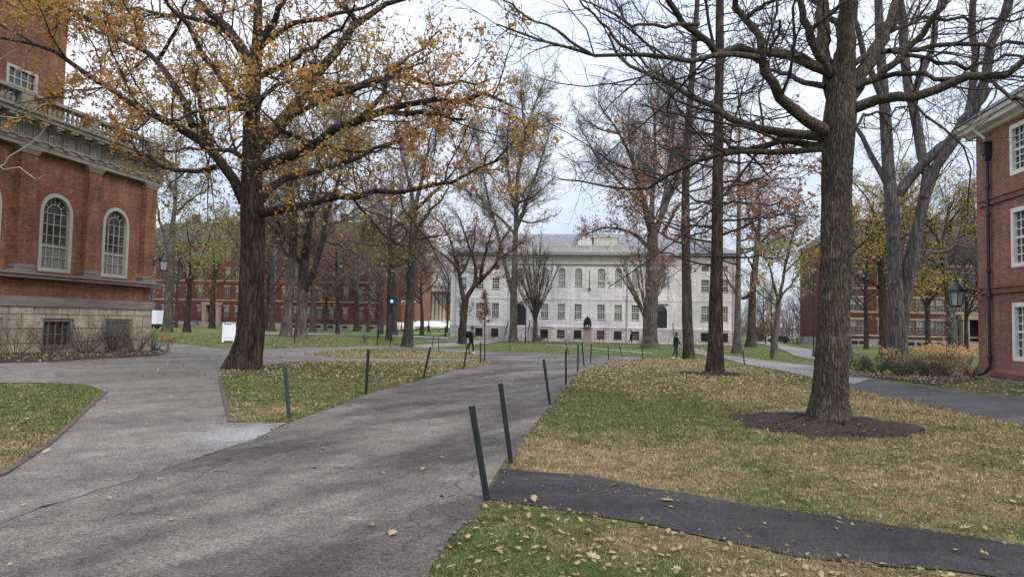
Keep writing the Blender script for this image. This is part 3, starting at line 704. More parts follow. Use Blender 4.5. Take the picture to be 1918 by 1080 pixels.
sp = MB(ZR); sp.tube([(u-.05, -.16, 9.08), (u-.05, -.22, 9.25), (u-.12, -.5, 9.55), (u-.12, -.53, 9.7)], .05, 8); sp.build('gutter_spout', TRIMWHITE, rb, True)

# ---- white stone hall
ZH = -1.1; HX = -3.55
hall = thing('stone_hall', 'long white stone hall with hipped slate roof, balustrade and arched upper windows', 'building', (HX, 100, ZH))
wm = MB(ZH); bmx = MB(ZH)
cwin = [-10.2, -6.55, -4.1, -1.65, 1.65, 4.1, 6.55, 10.2]
cedge = [-11.9, -8.4, -5.3, -2.9, 0, 2.9, 5.3, 8.4, 11.9]
for i, u in enumerate(cwin):
    door = abs(u) > 10
    if door: panel(wm, cedge[i], cedge[i+1], .98, 5.0, -.15, (u, 1.7, 1.15, 4.35, True), .4)
    else: panel(wm, cedge[i], cedge[i+1], .98, 5.0, -.15, (u, 1.12, 2.22, 4.39, False), .28)
    panel(wm, cedge[i], cedge[i+1], 5.0, 10.2, -.15, (u, 1.12, 6.96, 9.68, True), .28)
    if door: panel(bmx, cedge[i], cedge[i+1], -1.6, .977, -.22)
    else: panel(bmx, cedge[i], cedge[i+1], -1.6, .977, -.22, (u, 1.12, -.56, .62, False), .3)
ww = [13.9, 16.3, 18.9]; we = [11.9, 15.1, 17.6, 20.7]
for s in (-1, 1):
    for i, u in enumerate(ww):
        a_, b_ = sorted((s*we[i], s*we[i+1]))
        panel(wm, a_, b_, .98, 5.0, 0, (s*u, 1.12, 2.22, 4.39, False), .28)
        panel(wm, a_, b_, 5.0, 9.0, 0, (s*u, 1.12, 6.4, 8.15, False), .28)
        panel(wm, a_, b_, 9.0, 11.5, 0, (s*u, 1.0, 9.35, 10.1, False), .28)
        panel(bmx, a_, b_, -1.6, .977, -.07, (s*u, 1.12, -.56, .62, False), .3)
    wm.quad((s*20.7, 0, .98), (s*20.7, 15, .98), (s*20.7, 15, 11.5), (s*20.7, 0, 11.5)); bmx.quad((s*20.77, -.07, -1.6), (s*20.77, 15, -1.6), (s*20.77, 15, .977), (s*20.77, -.07, .977))
    wm.quad((s*11.9, -.15, .98), (s*11.9, 0, .98), (s*11.9, 0, 10.2), (s*11.9, -.15, 10.2)); bmx.quad((s*11.9, -.22, -1.6), (s*11.9, -.07, -1.6), (s*11.9, -.07, .977), (s*11.9, -.22, .977))
wm.quad((-20.7, 15, 0), (20.7, 15, 0), (20.7, 15, 11.5), (-20.7, 15, 11.5))
wm.build('wall', WSTONE, hall); bmx.build('stone_base', WSTONE_B, hall)
tr = MB(ZH)
tr.box(-11.95, 11.95, -.21, -.1, 5.0, 5.17); tr.box(-20.75, -11.951, -.06, .05, 5.0, 5.17); tr.box(11.951, 20.75, -.06, .05, 5.0, 5.17)
tr.box(-11.95, 11.95, -.27, .1, .98, 1.08); tr.box(-20.8, -11.951, -.12, .05, .98, 1.08); tr.box(11.951, 20.8, -.12, .05, .98, 1.08)
for u in [-8.4, -5.3+.05, -2.9, 2.9, 5.25, 8.4, -11.5, 11.5]: tr.box(u-.32, u+.32, -.24, -.13, 5.171, 10.0) if abs(u) not in (2.9,) else None
for s in (-1, 1): tr.box(s*20.7-.35*(s > 0)-.0, s*20.7+.35*(s < 0), -.05, .0, 1.081, 11.4)
tr.build('stone_trim', WSTONE, hall)
en = MB(ZH)
en.box(-12.0, 12.0, -.3, .2, 10.2, 10.45); en.box(-12.0, 12.0, -.26, .2, 10.45, 10.62); en.box(-12.0, 12.0, -.22, .2, 10.62, 11.25); en.box(-12.1, 12.1, -.4, .2, 11.25, 11.45)
en.build('entablature', CREAM, hall)
fs = MB(ZH); fs.box(-12.02, 12.02, -.34, .1, 10.14, 10.197); fs.box(-12.12, 12.12, -.5, .1, 11.452, 11.497); fs.box(-20.9, -12.13, -.1, .05, 11.36, 11.497); fs.box(12.13, 20.9, -.1, .05, 11.36, 11.497); fs.build('shade_line', mat('dark_shade_line', (.10, .10, .10), (.07, .07, .07), 2, .6), hall)  # dark strips stand in for the shade under cornice and entablature
co = MB(ZH); co.box(-12.6, 12.6, -.95, .3, 11.5, 11.85); co.box(-21.2, -12.601, -.6, .3, 11.5, 11.85); co.box(12.601, 21.2, -.6, .3, 11.5, 11.85); co.box(-21.2, -20.6, .301, 15.5, 11.5, 11.85); co.box(20.6, 21.2, .301, 15.5, 11.5, 11.85)
co.build('cornice', mat('grey_cornice', (.36, .36, .38), (.29, .29, .31), 1, .6), hall)
ba = MB(ZH); ba.box(-9.6, 9.6, -.55, -.2, 11.851, 12.2); ba.box(-9.6, 9.6, -.5, -.25, 12.85, 13.0)
for u in np.arange(-9.5, 9.6, .27): ba.box(u-.06, u+.06, -.44, -.32, 12.2, 12.85)
for u in (-9.45, -6.3, -3.1, 0, 3.1, 6.3, 9.45): ba.box(u-.22, u+.22, -.52, -.24, 12.2, 12.851)
ba.build('balustrade', CREAM, hall)
ro = MB(ZH)
a = (-21.3, -.9, 11.852); b = (21.3, -.9, 11.852); c = (21.3, 15.6, 11.852); d = (-21.3, 15.6, 11.852); e = (-13, 7.3, 15.6); g = (13, 7.3, 15.6)
ro.quad(a, b, g, e); ro.quad(b, c, g); ro.quad(c, d, e, g); ro.quad(d, a, e); ro.build('roof', SLATE, hall)
dm = MB(ZH); dm.box(.4, 3.9, 1.6, 6, 12.6, 14.35); dm.prism([(1.5, 14.351), (1.5, 14.6), (6, 15.0), (6, 14.351)], .25, 4.05, 'x'); dm.build('dormer', CREAM, hall)
for u in (1.4, 2.75): window(hall, u, 1.58, 13.0-ZH, .95, 1.15, False, 3, 2, .1, .05, TRIMWHITE, GLASS_W)
sb = MB(ZH); sb.box(-1.9, .2, 1.8, 6, 12.6, 14.8); sb.prism([(1.7, 14.801), (6, 14.801), (6, 15.2)], -2.0, .3, 'x'); sb.build('roof_house', WSTONE, hall)
for u, y in ((19.4, 5), (17.5, 11), (-19.4, 5), (-17.5, 11)): ch = MB(ZH); ch.box(u-.6, u+.6, y-.5, y+.5, 11.5, 15.9); ch.box(u-.7, u+.7, y-.6, y+.6, 15.6, 15.8); ch.build('chimney', WSTONE, hall)
k = 0
for i, u in enumerate(cwin):
    if abs(u) < 10:
        window(hall, u, -.05, 2.22-ZH, 1.12, 2.17, False, 4, 6, .07, .045, TRIMWHITE, GLASS, (.5, .5, .0, .0, .55, .0)[i-1], BLIND, WSTONE)
        window(hall, u, -.12, -.56-ZH, 1.12, 1.18, False, 4, 3, .06, .04, DARKIN if i % 2 else TRIMGREY, GLASS, 0, sill=TRIMWHITE)
    window(hall, u, -.05, 6.96-ZH, 1.12, 2.72, True, 4, 5, .08, .045, TRIMWHITE, GLASS_W if abs(u) < 7 else GLASS, (.95 if abs(u) < 7 else 0), BLIND, WSTONE)
    if abs(u) > 10:
        dd = MB(ZH); dd.box(u-.83, u+.83, .12, .2, 1.15, 3.55)
        for s in (-1, 1):
            for z0 in (1.4, 2.4): dd.box(u+s*.42-.3, u+s*.42+.3, .09, .12, z0, z0+.85)
        dr = dd.build('door', mat('dark_door', (.02, .022, .026), (.03, .032, .036), 2, .5) if 'dark_door' not in MATS else MATS['dark_door'], hall)
        fl = MB(ZH); fl.add([(u+.8*cos(pi*j/10), .1, 3.56+.74*sin(pi*j/10)) for j in range(11)], [tuple(range(11))]); fl.build('fanlight', GLASS, dr)
        hh = MB(ZH); hh.prism([(u-1.0, 4.5), (u+1.0, 4.5), (u+.9, 4.62), (u-.9, 4.62)], -.35, -.151, 'y'); hh.build('door_hood', BROWNST, hall)
        st = MB(ZH)
        for j in range(7): st.box(u-1.7, u+1.7, -.5-(j+1)*.36, -.24, -1.2, 1.0-j*.28) if j == 0 else st.box(u-1.7, u+1.7, -.5-(j+1)*.36, -.5-j*.36-.0, -1.2, 1.0-j*.28)
        st.build('steps', WSTONE_B, hall)
        rl = MB(ZH)
        for s in (-1, 1):
            rl.tube([(u+s*1.6, -.5, 1.9), (u+s*1.6, -3.0, -.0)], .06, 5)
            for j in range(8): rl.tube([(u+s*1.6, -.5-j*.35, 1.9-j*.27), (u+s*1.6, -.5-j*.35, .9-j*.27)], .02, 4)
        rl.build('stair_railing', BLACKM, hall)
for s in (-1, 1):
    for i, u in enumerate(ww):
        window(hall, s*u, .1, 2.22-ZH, 1.12, 2.17, False, 4, 6, .07, .045, TRIMWHITE, GLASS, .5 if i == 1 and s > 0 else 0, BLIND, WSTONE)
        window(hall, s*u, .1, 6.4-ZH, 1.12, 1.75, False, 4, 4, .07, .045, TRIMWHITE, GLASS, .45 if s < 0 and i == 2 else 0, BLIND, WSTONE)
        window(hall, s*u, .1, 9.35-ZH, 1.0, .75, False, 4, 2, .06, .045, TRIMGREY, GLASS, 0)
        window(hall, s*u, .03, -.56-ZH, 1.12, 1.18, False, 4, 3, .06, .04, DARKIN, GLASS, 0, sill=TRIMWHITE)
PALEPIPE = mat('pale_pipe', (.48, .48, .5), (.4, .4, .42), 1, .5)
for u, y in ((-8.0, -.32), (5.45, -.32), (-20.0, -.12), (20.2, -.12)): pp = MB(ZH); pp.tube([(u, y, -1), (u, y, 11.5)], .085, 6); pp.build('downpipe', PALEPIPE, hall)
fp = MB(ZH); fp.tube([(0, -.25, 6.7), (-.05, -1.6, 9.2)], [.07, .045], 6); fp.lathe([(.1, 0), (.16, .1), (.16, .3), (.05, .4)], (0, -.3, 6.35), 8); fp.build('flagpole', BLACKM, hall)
cd = MB(ZH)
for s in (-1, 1): cd.tube([(0, -.5, 7.2), (s*.5, -.4, 7.6), (s*1.15, -.2, 8.1)], .012, 3)
cd.build('flagpole_stay', BLACKM, hall)

# ---- big brick dormitories and the far buildings
def dorm(name, label, Y, zb, x0, x1, rows, cols, depth, wallm, winw, tops, roofh, bands, basez, bandm, cat='building', arch=False, fm=TRIMWHITE, roofm=SLATE_D, door=None, blinds=True, roof_in=4.5):
    o = thing(name, label, cat, ((x0+x1)/2, Y, zb)); cx = (x0+x1)/2
    wm = MB(zb); cs = sorted(c-cx for c in cols); ed = [x0-cx] + [(a+b)/2 for a, b in zip(cs[:-1], cs[1:])] + [x1-cx]
    zed = [basez] + [(rows[i][1]+rows[i+1][0])/2 for i in range(len(rows)-1)] + [tops]
    for ri, (za, zc) in enumerate(rows):
        for i, c in enumerate(cs):
            if door is not None and ri == 0 and abs(c+cx-door) < .3: panel(wm, ed[i], ed[i+1], zed[ri], zed[ri+1], 0, (c, 2.0, basez+.02, zc+.2, arch), .5)
            else: panel(wm, ed[i], ed[i+1], zed[ri], zed[ri+1], 0, (c, winw, za, zc, False), .25)
    for s in (x0-cx, x1-cx): wm.quad((s, 0, basez), (s, depth, basez), (s, depth, tops), (s, 0, tops))
    wm.quad((x0-cx, depth, basez), (x1-cx, depth, basez), (x1-cx, depth, tops), (x0-cx, depth, tops))
    wm.build('wall', wallm, o)
    lm = MB(0); lm.box(-winw/2-.25, winw/2+.25, -.12, -.03, .003, .32); lme = lm.mesh('lintel')
    for ri, (za, zc) in enumerate(rows):
        for i, c in enumerate(cs):
            if door is not None and ri == 0 and abs(c+cx-door) < .3: continue
            wo = window(o, c, .06, za-zb, winw, round(zc-za, 2), False, 2, 4, .09, .06, fm, GLASS, (.0, .45, .5)[(i*7+ri*5) % 3] if blinds else 0, BLIND)
            link('lintel', lme, bandm, wo, (0, 0, zc-za))
    for z in bands: bd = MB(zb); bd.box(x0-cx-.05, x1-cx+.05, -.09, .0, z, z+.3); bd.build('band_course', bandm, o)
    bs = MB(zb); bs.box(x0-cx-.1, x1-cx+.1, -.15, depth, zb-.5, basez); bs.build('stone_base', GREYBASE, o)
    cw = MB(0); cw.box(-winw/2, winw/2, -.165, -.152, .3, basez-zb-.35); cwm = cw.mesh('basement_window')
    for c in cs: link('basement_window', cwm, DARKIN, o, (c, 0, 0))
    if door is not None:
        d = MB(zb); dx = door-cx
        d.box(dx-2.1, dx-1.15, -1.2, .05, basez-.2, rows[0][1]+.3); d.box(dx+1.15, dx+2.1, -1.2, .05, basez-.2, rows[0][1]+.3); d.box(dx-2.3, dx+2.3, -1.3, .05, rows[0][1]+.3, rows[0][1]+1.0)
        for j in range(4): d.box(dx-2.4, dx+2.4, -1.3-(j+1)*.4, -1.3-j*.4+(.4 if j == 0 else 0), zb-.3, basez-.25-j*.3)
        d.build('porch', SANDBAND, o)
        dd = MB(zb); dd.box(dx-1.0, dx+1.0, .3, .38, basez, rows[0][1]+.2); dd.build('door', DARKIN, o)
    rf = MB(zb); e = .5; a = (x0-cx-e, -e, tops); b = (x1-cx+e, -e, tops); c = (x1-cx+e, depth+e, tops); d_ = (x0-cx-e, depth+e, tops); r = roof_in
    e1 = (x0-cx+r, r, tops+roofh); e2 = (x1-cx-r, r, tops+roofh); e3 = (x1-cx-r, depth-r, tops+roofh); e4 = (x0-cx+r, depth-r, tops+roofh)
    rf.quad(a, b, e2, e1); rf.quad(b, c, e3, e2); rf.quad(c, d_, e4, e3); rf.quad(d_, a, e1, e4); rf.quad(e1, e2, e3, e4); rf.quad(a, b, c, d_)
    R_ = rf.build('roof', roofm, o)
    for k in range(3):
        chm = MB(zb); u = x0-cx+(x1-x0)*(k+.6)/3.2; chm.box(u-.8, u+.8, r+.5, r+1.8, tops, tops+roofh+2.2)
        chm.build('chimney', wallm, R_)
    return o
def zat(px, py, Y): return float(P(px, py, Y)[2])
def xat(px, Y, py=585): return float(P(px, py, Y)[0])
YT = 150
wx = [xat(p, YT) for p in (263, 285, 307, 329, 351.4, 373.4, 399, 424, 444, 466, 488, 510, 532, 554, 576, 597.8, 620.7, 646.7, 675, 696.7)]
zs_ = lambda y: zat(420, y, YT)
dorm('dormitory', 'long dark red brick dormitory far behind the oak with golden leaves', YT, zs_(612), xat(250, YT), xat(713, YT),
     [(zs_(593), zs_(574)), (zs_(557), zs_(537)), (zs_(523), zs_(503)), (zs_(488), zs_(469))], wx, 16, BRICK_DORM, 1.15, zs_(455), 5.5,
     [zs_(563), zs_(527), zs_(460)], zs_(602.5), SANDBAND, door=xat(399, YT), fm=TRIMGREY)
YW = 118
zw = lambda y: zat(1700, y, YW)
wx = [xat(p, YW, 620) for p in (1551, 1567, 1599, 1615.5, 1651, 1672, 1704.5, 1724, 1745, 1761, 1800, 1824, 1860, 1876, 1905)]
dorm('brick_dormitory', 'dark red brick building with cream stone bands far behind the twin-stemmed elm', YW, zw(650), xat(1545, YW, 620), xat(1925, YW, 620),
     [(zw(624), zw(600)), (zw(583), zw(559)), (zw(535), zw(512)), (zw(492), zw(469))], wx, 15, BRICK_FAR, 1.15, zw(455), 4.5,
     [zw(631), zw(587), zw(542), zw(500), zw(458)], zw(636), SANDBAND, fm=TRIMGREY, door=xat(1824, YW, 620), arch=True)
# orange brick building with a white step block
YO = 165
o = dorm('orange_brick_building', 'pale orange brick building beyond the end of the long dormitory', YO, zat(740, 610, YO), xat(716, YO), xat(778, YO), [(zat(740, 600, YO), zat(740, 570, YO)), (zat(740, 555, YO), zat(740, 530, YO))],
     [xat(p, YO) for p in (727, 745, 765)], 14, BRICK_PALE, 1.6, zat(740, 500, YO), 4, [zat(740, 565, YO)], zat(740, 604, YO), WSTONE, blinds=False)
st = thing('stone_steps', 'flight of white stone steps at the door of the orange brick building', 'steps', (xat(746, 158, 608), 158, zat(746, 616, 158)))
mb = MB()
for j in range(8): mb.box(-2.2, 2.2, j*.42, 4.5, j*.2, (j+1)*.2-.0005)
mb.build('treads', WSTONE, st)
mb = MB(); mb.box(-2.8, -2.21, -.3, 4.5, 0, 1.9); mb.box(2.21, 2.8, -.3, 4.5, 0, 1.9); mb.build('side_wall', WSTONE, st)
# church portico
YC = 185
zc_ = lambda y: zat(800, y, YC)
chh = thing('church', 'white columned church portico with pediment between the orange building and the stone hall', 'church', (xat(812, YC), YC, zc_(612)))
cx0 = xat(812, YC); hw = xat(834, YC)-cx0; zb0 = zc_(612)
mb = MB(zb0); mb.box(-hw, hw, 6, 30, zc_(612), zc_(538)); mb.build('wall', BRICK_PALE, chh)
for k in range(6):
    mb = MB(zb0); mb.lathe([(.62, 0), (.62, .3), (.5, .35), (.42, zc_(545)-zc_(600)-.4), (.6, zc_(545)-zc_(600))], (-hw+.7+k*(2*hw-1.4)/5, 1, zc_(600)), 12); mb.build('column', TRIMLIGHT, chh, True)
mb = MB(zb0); mb.box(-hw-.4, hw+.4, 0, 6.2, zc_(545), zc_(535)); mb.prism([(-hw-1.0, zc_(535)+.002), (hw+1.0, zc_(535)+.002), (0, zc_(480))], -.3, 6.2, 'y'); mb.build('pediment', TRIMWHITE, chh)
mb = MB(zb0); mb.prism([(-hw-1.6, zc_(536)), (-hw-1.3, zc_(536)-.3), (0, zc_(480)+.4), (hw+1.3, zc_(536)-.3), (hw+1.6, zc_(536)), (0, zc_(480)+1.3)], -.8, 31, 'y'); mb.build('roof', SLATE, chh)
mb = MB(zb0); mb.box(-hw-1, hw+1, -2, 6, zb0-.3, zc_(600)); mb.build('porch_floor', WSTONE, chh)
tt = thing('white_canopy', 'low white sloping canopy beside the bright green lawn left of the stone hall', 'canopy', (xat(806, 150, 605), 150, zat(806, 614, 150)))
mb = MB(); wv = xat(840, 150, 605)-xat(772, 150, 605)
mb.add([(-wv/2, 0, .35), (wv/2, 0, .35), (wv/2, 8, .35), (-wv/2, 8, .35), (-wv/2+.5, 2, 1.5), (wv/2-4, 2, 1.5), (wv/2-4, 6, 1.5), (-wv/2+.5, 6, 1.5)], [(0, 1, 5, 4), (1, 2, 6, 5), (2, 3, 7, 6), (3, 0, 4, 7), (4, 5, 6, 7), (3, 2, 1, 0)])
mb.build('canopy', TRIMWHITE, tt)
for x in np.linspace(-wv/2+.2, wv/2-.2, 5): mb = MB(); mb.box(x-.06, x+.06, .1, .22, -.2, .37); mb.build('leg', WHITEP, tt)
BRIGHT = mat('bright_turf', (.13, .19, .045), (.10, .15, .04), 2, .95, .4)
sheet('bright_lawn', gp((770, 614), (842, 614), (842, 626), (770, 627)), BRIGHT, .03, 0)

# ------------------------------------------------------------------ trees
def nrm(v): return v/np.maximum(np.linalg.norm(v, axis=-1, keepdims=True), 1e-9)
def resample(pts, rad, K):
    pts = np.asarray(pts, float); rad = np.asarray(rad, float); q = np.concatenate([pts, rad[:, None]], 1)
    for _ in range(2):
        if len(q) > 2: q = np.concatenate([q[:1], np.stack([q[:-1]*.75+q[1:]*.25, q[:-1]*.25+q[1:]*.75], 1).reshape(-1, 4), q[-1:]])
    s = np.concatenate([[0], np.cumsum(np.linalg.norm(np.diff(q[:, :3], axis=0), axis=1))]); t = np.linspace(0, s[-1], K)
    o = np.stack([np.interp(t, s, q[:, i]) for i in range(4)], 1); return o[:, :3], o[:, 3]
def kids(P0, R0, rng, dens, ang=(35, 60), ln=(1, 2), k=5, wig=.25, up=.05, rf=.6, rmin=.01, t0=.15, tpow=.8, lscale=.5, cmax=40, slim=.011):
    B, K, _ = P0.shape
    Ls = np.linalg.norm(np.diff(P0, axis=1), axis=2).sum(1)
    cnt = np.clip(np.floor(dens*Ls*(1-t0) + rng.random(B)).astype(int), 0, cmax); idx = np.repeat(np.arange(B), cnt); n = len(idx)
    if n == 0: return np.zeros((0, k, 3)), np.zeros((0, k))
    t = t0+(1-t0)*rng.random(n)**tpow; s = np.minimum(t*(K-1), K-1.001); i = s.astype(int); f = (s-i)[:, None]
    pos = P0[idx, i]*(1-f)+P0[idx, i+1]*f; tan = nrm(P0[idx, i+1]-P0[idx, i]); rad = R0[idx, i]*(1-f[:, 0])+R0[idx, i+1]*f[:, 0]
    rv = rng.normal(size=(n, 3)); perp = nrm(rv-tan*(rv*tan).sum(1, keepdims=True))
    a = np.radians(rng.uniform(ang[0], ang[1], n))[:, None]; d = nrm(tan*np.cos(a)+perp*np.sin(a)+np.array([0, 0, up*2]))
    le = rng.uniform(ln[0], ln[1], n)*(1-lscale*t)*np.clip(Ls[idx]/max(np.mean(Ls), .01), .5, 1.4)
    out = np.zeros((n, k, 3)); out[:, 0] = pos; dd = d
    for j in range(1, k):
        dd = nrm(dd+rng.normal(size=(n, 3))*wig+np.array([0, 0, up])); out[:, j] = out[:, j-1]+dd*(le/(k-1))[:, None]
    r0 = np.maximum(np.minimum(rad*rf, le*slim), rmin); tp = np.linspace(1, .3, k)
    return out, np.maximum(r0[:, None]*tp[None], rmin*.45)
def tubes(groups):
    Vs, Fs, off = [], [], 0
    for P0, R0, n in groups:
        B, K, _ = P0.shape
        if B == 0: continue
        d = nrm(P0[:, -1]-P0[:, 0]); ref = np.where(np.abs(d[:, 2:3]) < .9, np.array([[0, 0, 1.]]), np.array([[1., 0, 0]]))
        t = np.empty_like(P0); t[:, 1:-1] = P0[:, 2:]-P0[:, :-2]; t[:, 0] = P0[:, 1]-P0[:, 0]; t[:, -1] = P0[:, -1]-P0[:, -2]; t = nrm(t)
        a = nrm(ref[:, None]-t*(ref[:, None]*t).sum(2, keepdims=True)); b = np.cross(t, a)
        th = 2*pi*np.arange(n)/n
        ring = P0[:, :, None]+(a[:, :, None]*np.cos(th)[None, None, :, None]+b[:, :, None]*np.sin(th)[None, None, :, None])*(R0[:, :, None, None] if R0.ndim == 2 else R0[..., None])
        Vs.append(ring.reshape(-1, 3))
        bi, ki, ji = np.meshgrid(np.arange(B), np.arange(K-1), np.arange(n), indexing='ij'); o = off+bi*K*n+ki*n
        Fs.append(np.stack([o+ji, o+(ji+1) % n, o+n+(ji+1) % n, o+n+ji], -1).reshape(-1, 4)); off += B*K*n
    return np.concatenate(Vs), np.concatenate(Fs)
def trunk_mesh(pts, rad, K, n, rng, flare=.55, fh=.5, lobes=5, rough=.05, furrow=0, nf=26):
    p, r = resample(pts, rad, K)
    s = np.concatenate([[0], np.cumsum(np.linalg.norm(np.diff(p, axis=0), axis=1))])
    th = 2*pi*np.arange(n)/n; ph = rng.random(4)*6.28
    fl = flare*np.exp(-s/fh)[:, None]*(1+.6*np.cos(lobes*th+ph[0])+.25*np.cos((lobes-2)*th+ph[1]))[None]
    bm = 1+rough*(np.cos(2*th[None]+s[:, None]*1.1+ph[2])+.7*np.cos(3*th[None]-s[:, None]*1.9+ph[3]))+rng.normal(0, rough*.35, (K, n))
    if furrow:
        wv = .9*np.sin(s*2.3+ph[0])+.6*np.sin(s*5.1+ph[1])+np.cumsum(rng.normal(0, .06, K)); wv2 = .9*np.sin(s*3.1+ph[2])+.5*np.sin(s*6.7+ph[3])
        a_ = np.abs(np.sin(nf*.5*th[None]+wv[:, None]*1.6)); b_ = np.abs(np.sin(nf*.37*th[None]-wv2[:, None]*1.9+1)); bm = bm+furrow*(np.minimum(a_, b_*1.15)**.6-.72)*(1+.5*rng.normal(size=(K, n))*.35)
    return p[None], (r[:, None]*(bm+fl))[None], n
def leafmesh(pts, size, rng, elong=1.7):
    n = len(pts); a = nrm(rng.normal(size=(n, 3))); b = nrm(np.cross(a, rng.normal(size=(n, 3)))); c = np.cross(a, b)
    s = (size*rng.uniform(.6, 1.3, n))[:, None]; w_ = s/elong
    return np.stack([pts-a*s*.5, pts+b*w_*.5+c*w_*.25, pts+a*s*.5, pts-b*w_*.5+c*w_*.25], 1).reshape(-1, 3), np.arange(n*4).reshape(n, 4)
def pts_on(P0, rng, per, jit):
    B, K, _ = P0.shape
    if B == 0: return np.zeros((0, 3))
    m = rng.poisson(per, B); idx = np.repeat(np.arange(B), m); s = (.25+.75*rng.random(len(idx)))*(K-1.001); i = s.astype(int); f = (s-i)[:, None]
    return P0[idx, i]*(1-f)+P0[idx, i+1]*f+rng.normal(size=(len(idx), 3))*jit
def tree(name, label, cat, base, trunk, limbs, bark, twig, levels, leaf=None, seed=1, group=None, sides=(16, 8), flare=.5, fh=.5, rough=.05, furrow=0, nf=26, tk=30):
    """trunk: (pts world, radii); limbs: list of (pts world, radii); levels: kids() settings from thick to thin"""
    rng = np.random.default_rng(seed); base = np.array(base, float)
    root = thing(name, label, cat, base, 0, group)
    tp = np.array(trunk[0])-base; tp = np.concatenate([[tp[0]-np.array([0, 0, .25])], tp]); trr = np.concatenate([[trunk[1][0]], trunk[1]])
    gr = [trunk_mesh(tp, trr, tk, sides[0], rng, flare, fh, 5, rough, furrow, nf)]
    sk = [resample(tp, trr, 10)]; LP, LR = [], []
    for p, r in limbs:
        q, rr_ = resample(np.array(p)-base, r, 12); q[1:-1] += rng.normal(size=(10, 3))*np.minimum(.022*np.linalg.norm(q[-1]-q[0]), .08)[None]*np.linspace(.3, 1, 10)[:, None]
        LP.append(q); LR.append(rr_)
    if LP: gr.append((np.array(LP), np.array(LR), sides[1]))
    V_, F_ = tubes(gr); link('trunk', npmesh('trunk', V_, F_, True), bark, root)
    PL = np.array(LP) if LP else np.zeros((0, 12, 3)); RL = np.array(LR) if LP else np.zeros((0, 12))
    tq, tr_ = resample(tp, trr, 12)
    cur = (PL, RL); bg = []; keep = []
    for li, lv in enumerate(levels):
        lv = dict(lv); on_trunk = lv.pop('trunk', 0); tt0 = lv.pop('tt0', .45); also = lv.pop('also', True)
        res = [kids(cur[0], cur[1], rng, **lv)]
        if li == 0 and on_trunk:
            l2 = dict(lv); l2['dens'] = on_trunk; l2['t0'] = tt0; res.append(kids(tq[None], tr_[None], rng, **l2))
        if li > 0 and also:   # thin shoots straight from thicker wood too
            l3 = dict(lv); l3['dens'] = lv['dens']*.35; res += [kids(p[0], p[1], rng, **l3) for p in keep[-1:]]
        nw = (np.concatenate([r[0] for r in res]), np.concatenate([r[1] for r in res]))
        keep.append(cur); bg.append((nw[0], nw[1], 5 if li == 0 else 3)); cur = nw
    if bg:
        V_, F_ = tubes(bg); link('branches', npmesh('branches', V_, F_, True), twig, root)
    if leaf:
        src = [g[0] for g in bg]; pts = np.concatenate([pts_on(src[li], rng, per*leaf.get('mul', 1.5), leaf['jit']) for li, per in leaf['on']])
        if 'mask' in leaf: pts = pts[leaf['mask'](pts+base, rng)]
        V_, F_ = leafmesh(pts, leaf['size'], rng); link('foliage', npmesh('foliage', V_, F_), leaf['mat'], root)
    return root
def pxl(pts, Y, r0, r1, dy=0.0, y0=0.0, pw=1.0):
    """a limb given in picture pixels at depth Y, drifting dy metres in depth along its length; radii in pixels"""
    n = len(pts); o, r = [], []
    for i, (px, py) in enumerate(pts):
        t = i/max(1, n-1); yy = Y+y0+dy*t; o.append(P(px, py, yy)); r.append((r0+(r1-r0)*t**pw)*yy/F)
    return np.array(o), np.array(r)
def zl(ox, oy, sc, pts): return [(ox+x/sc, oy+y/sc) for x, y in pts]

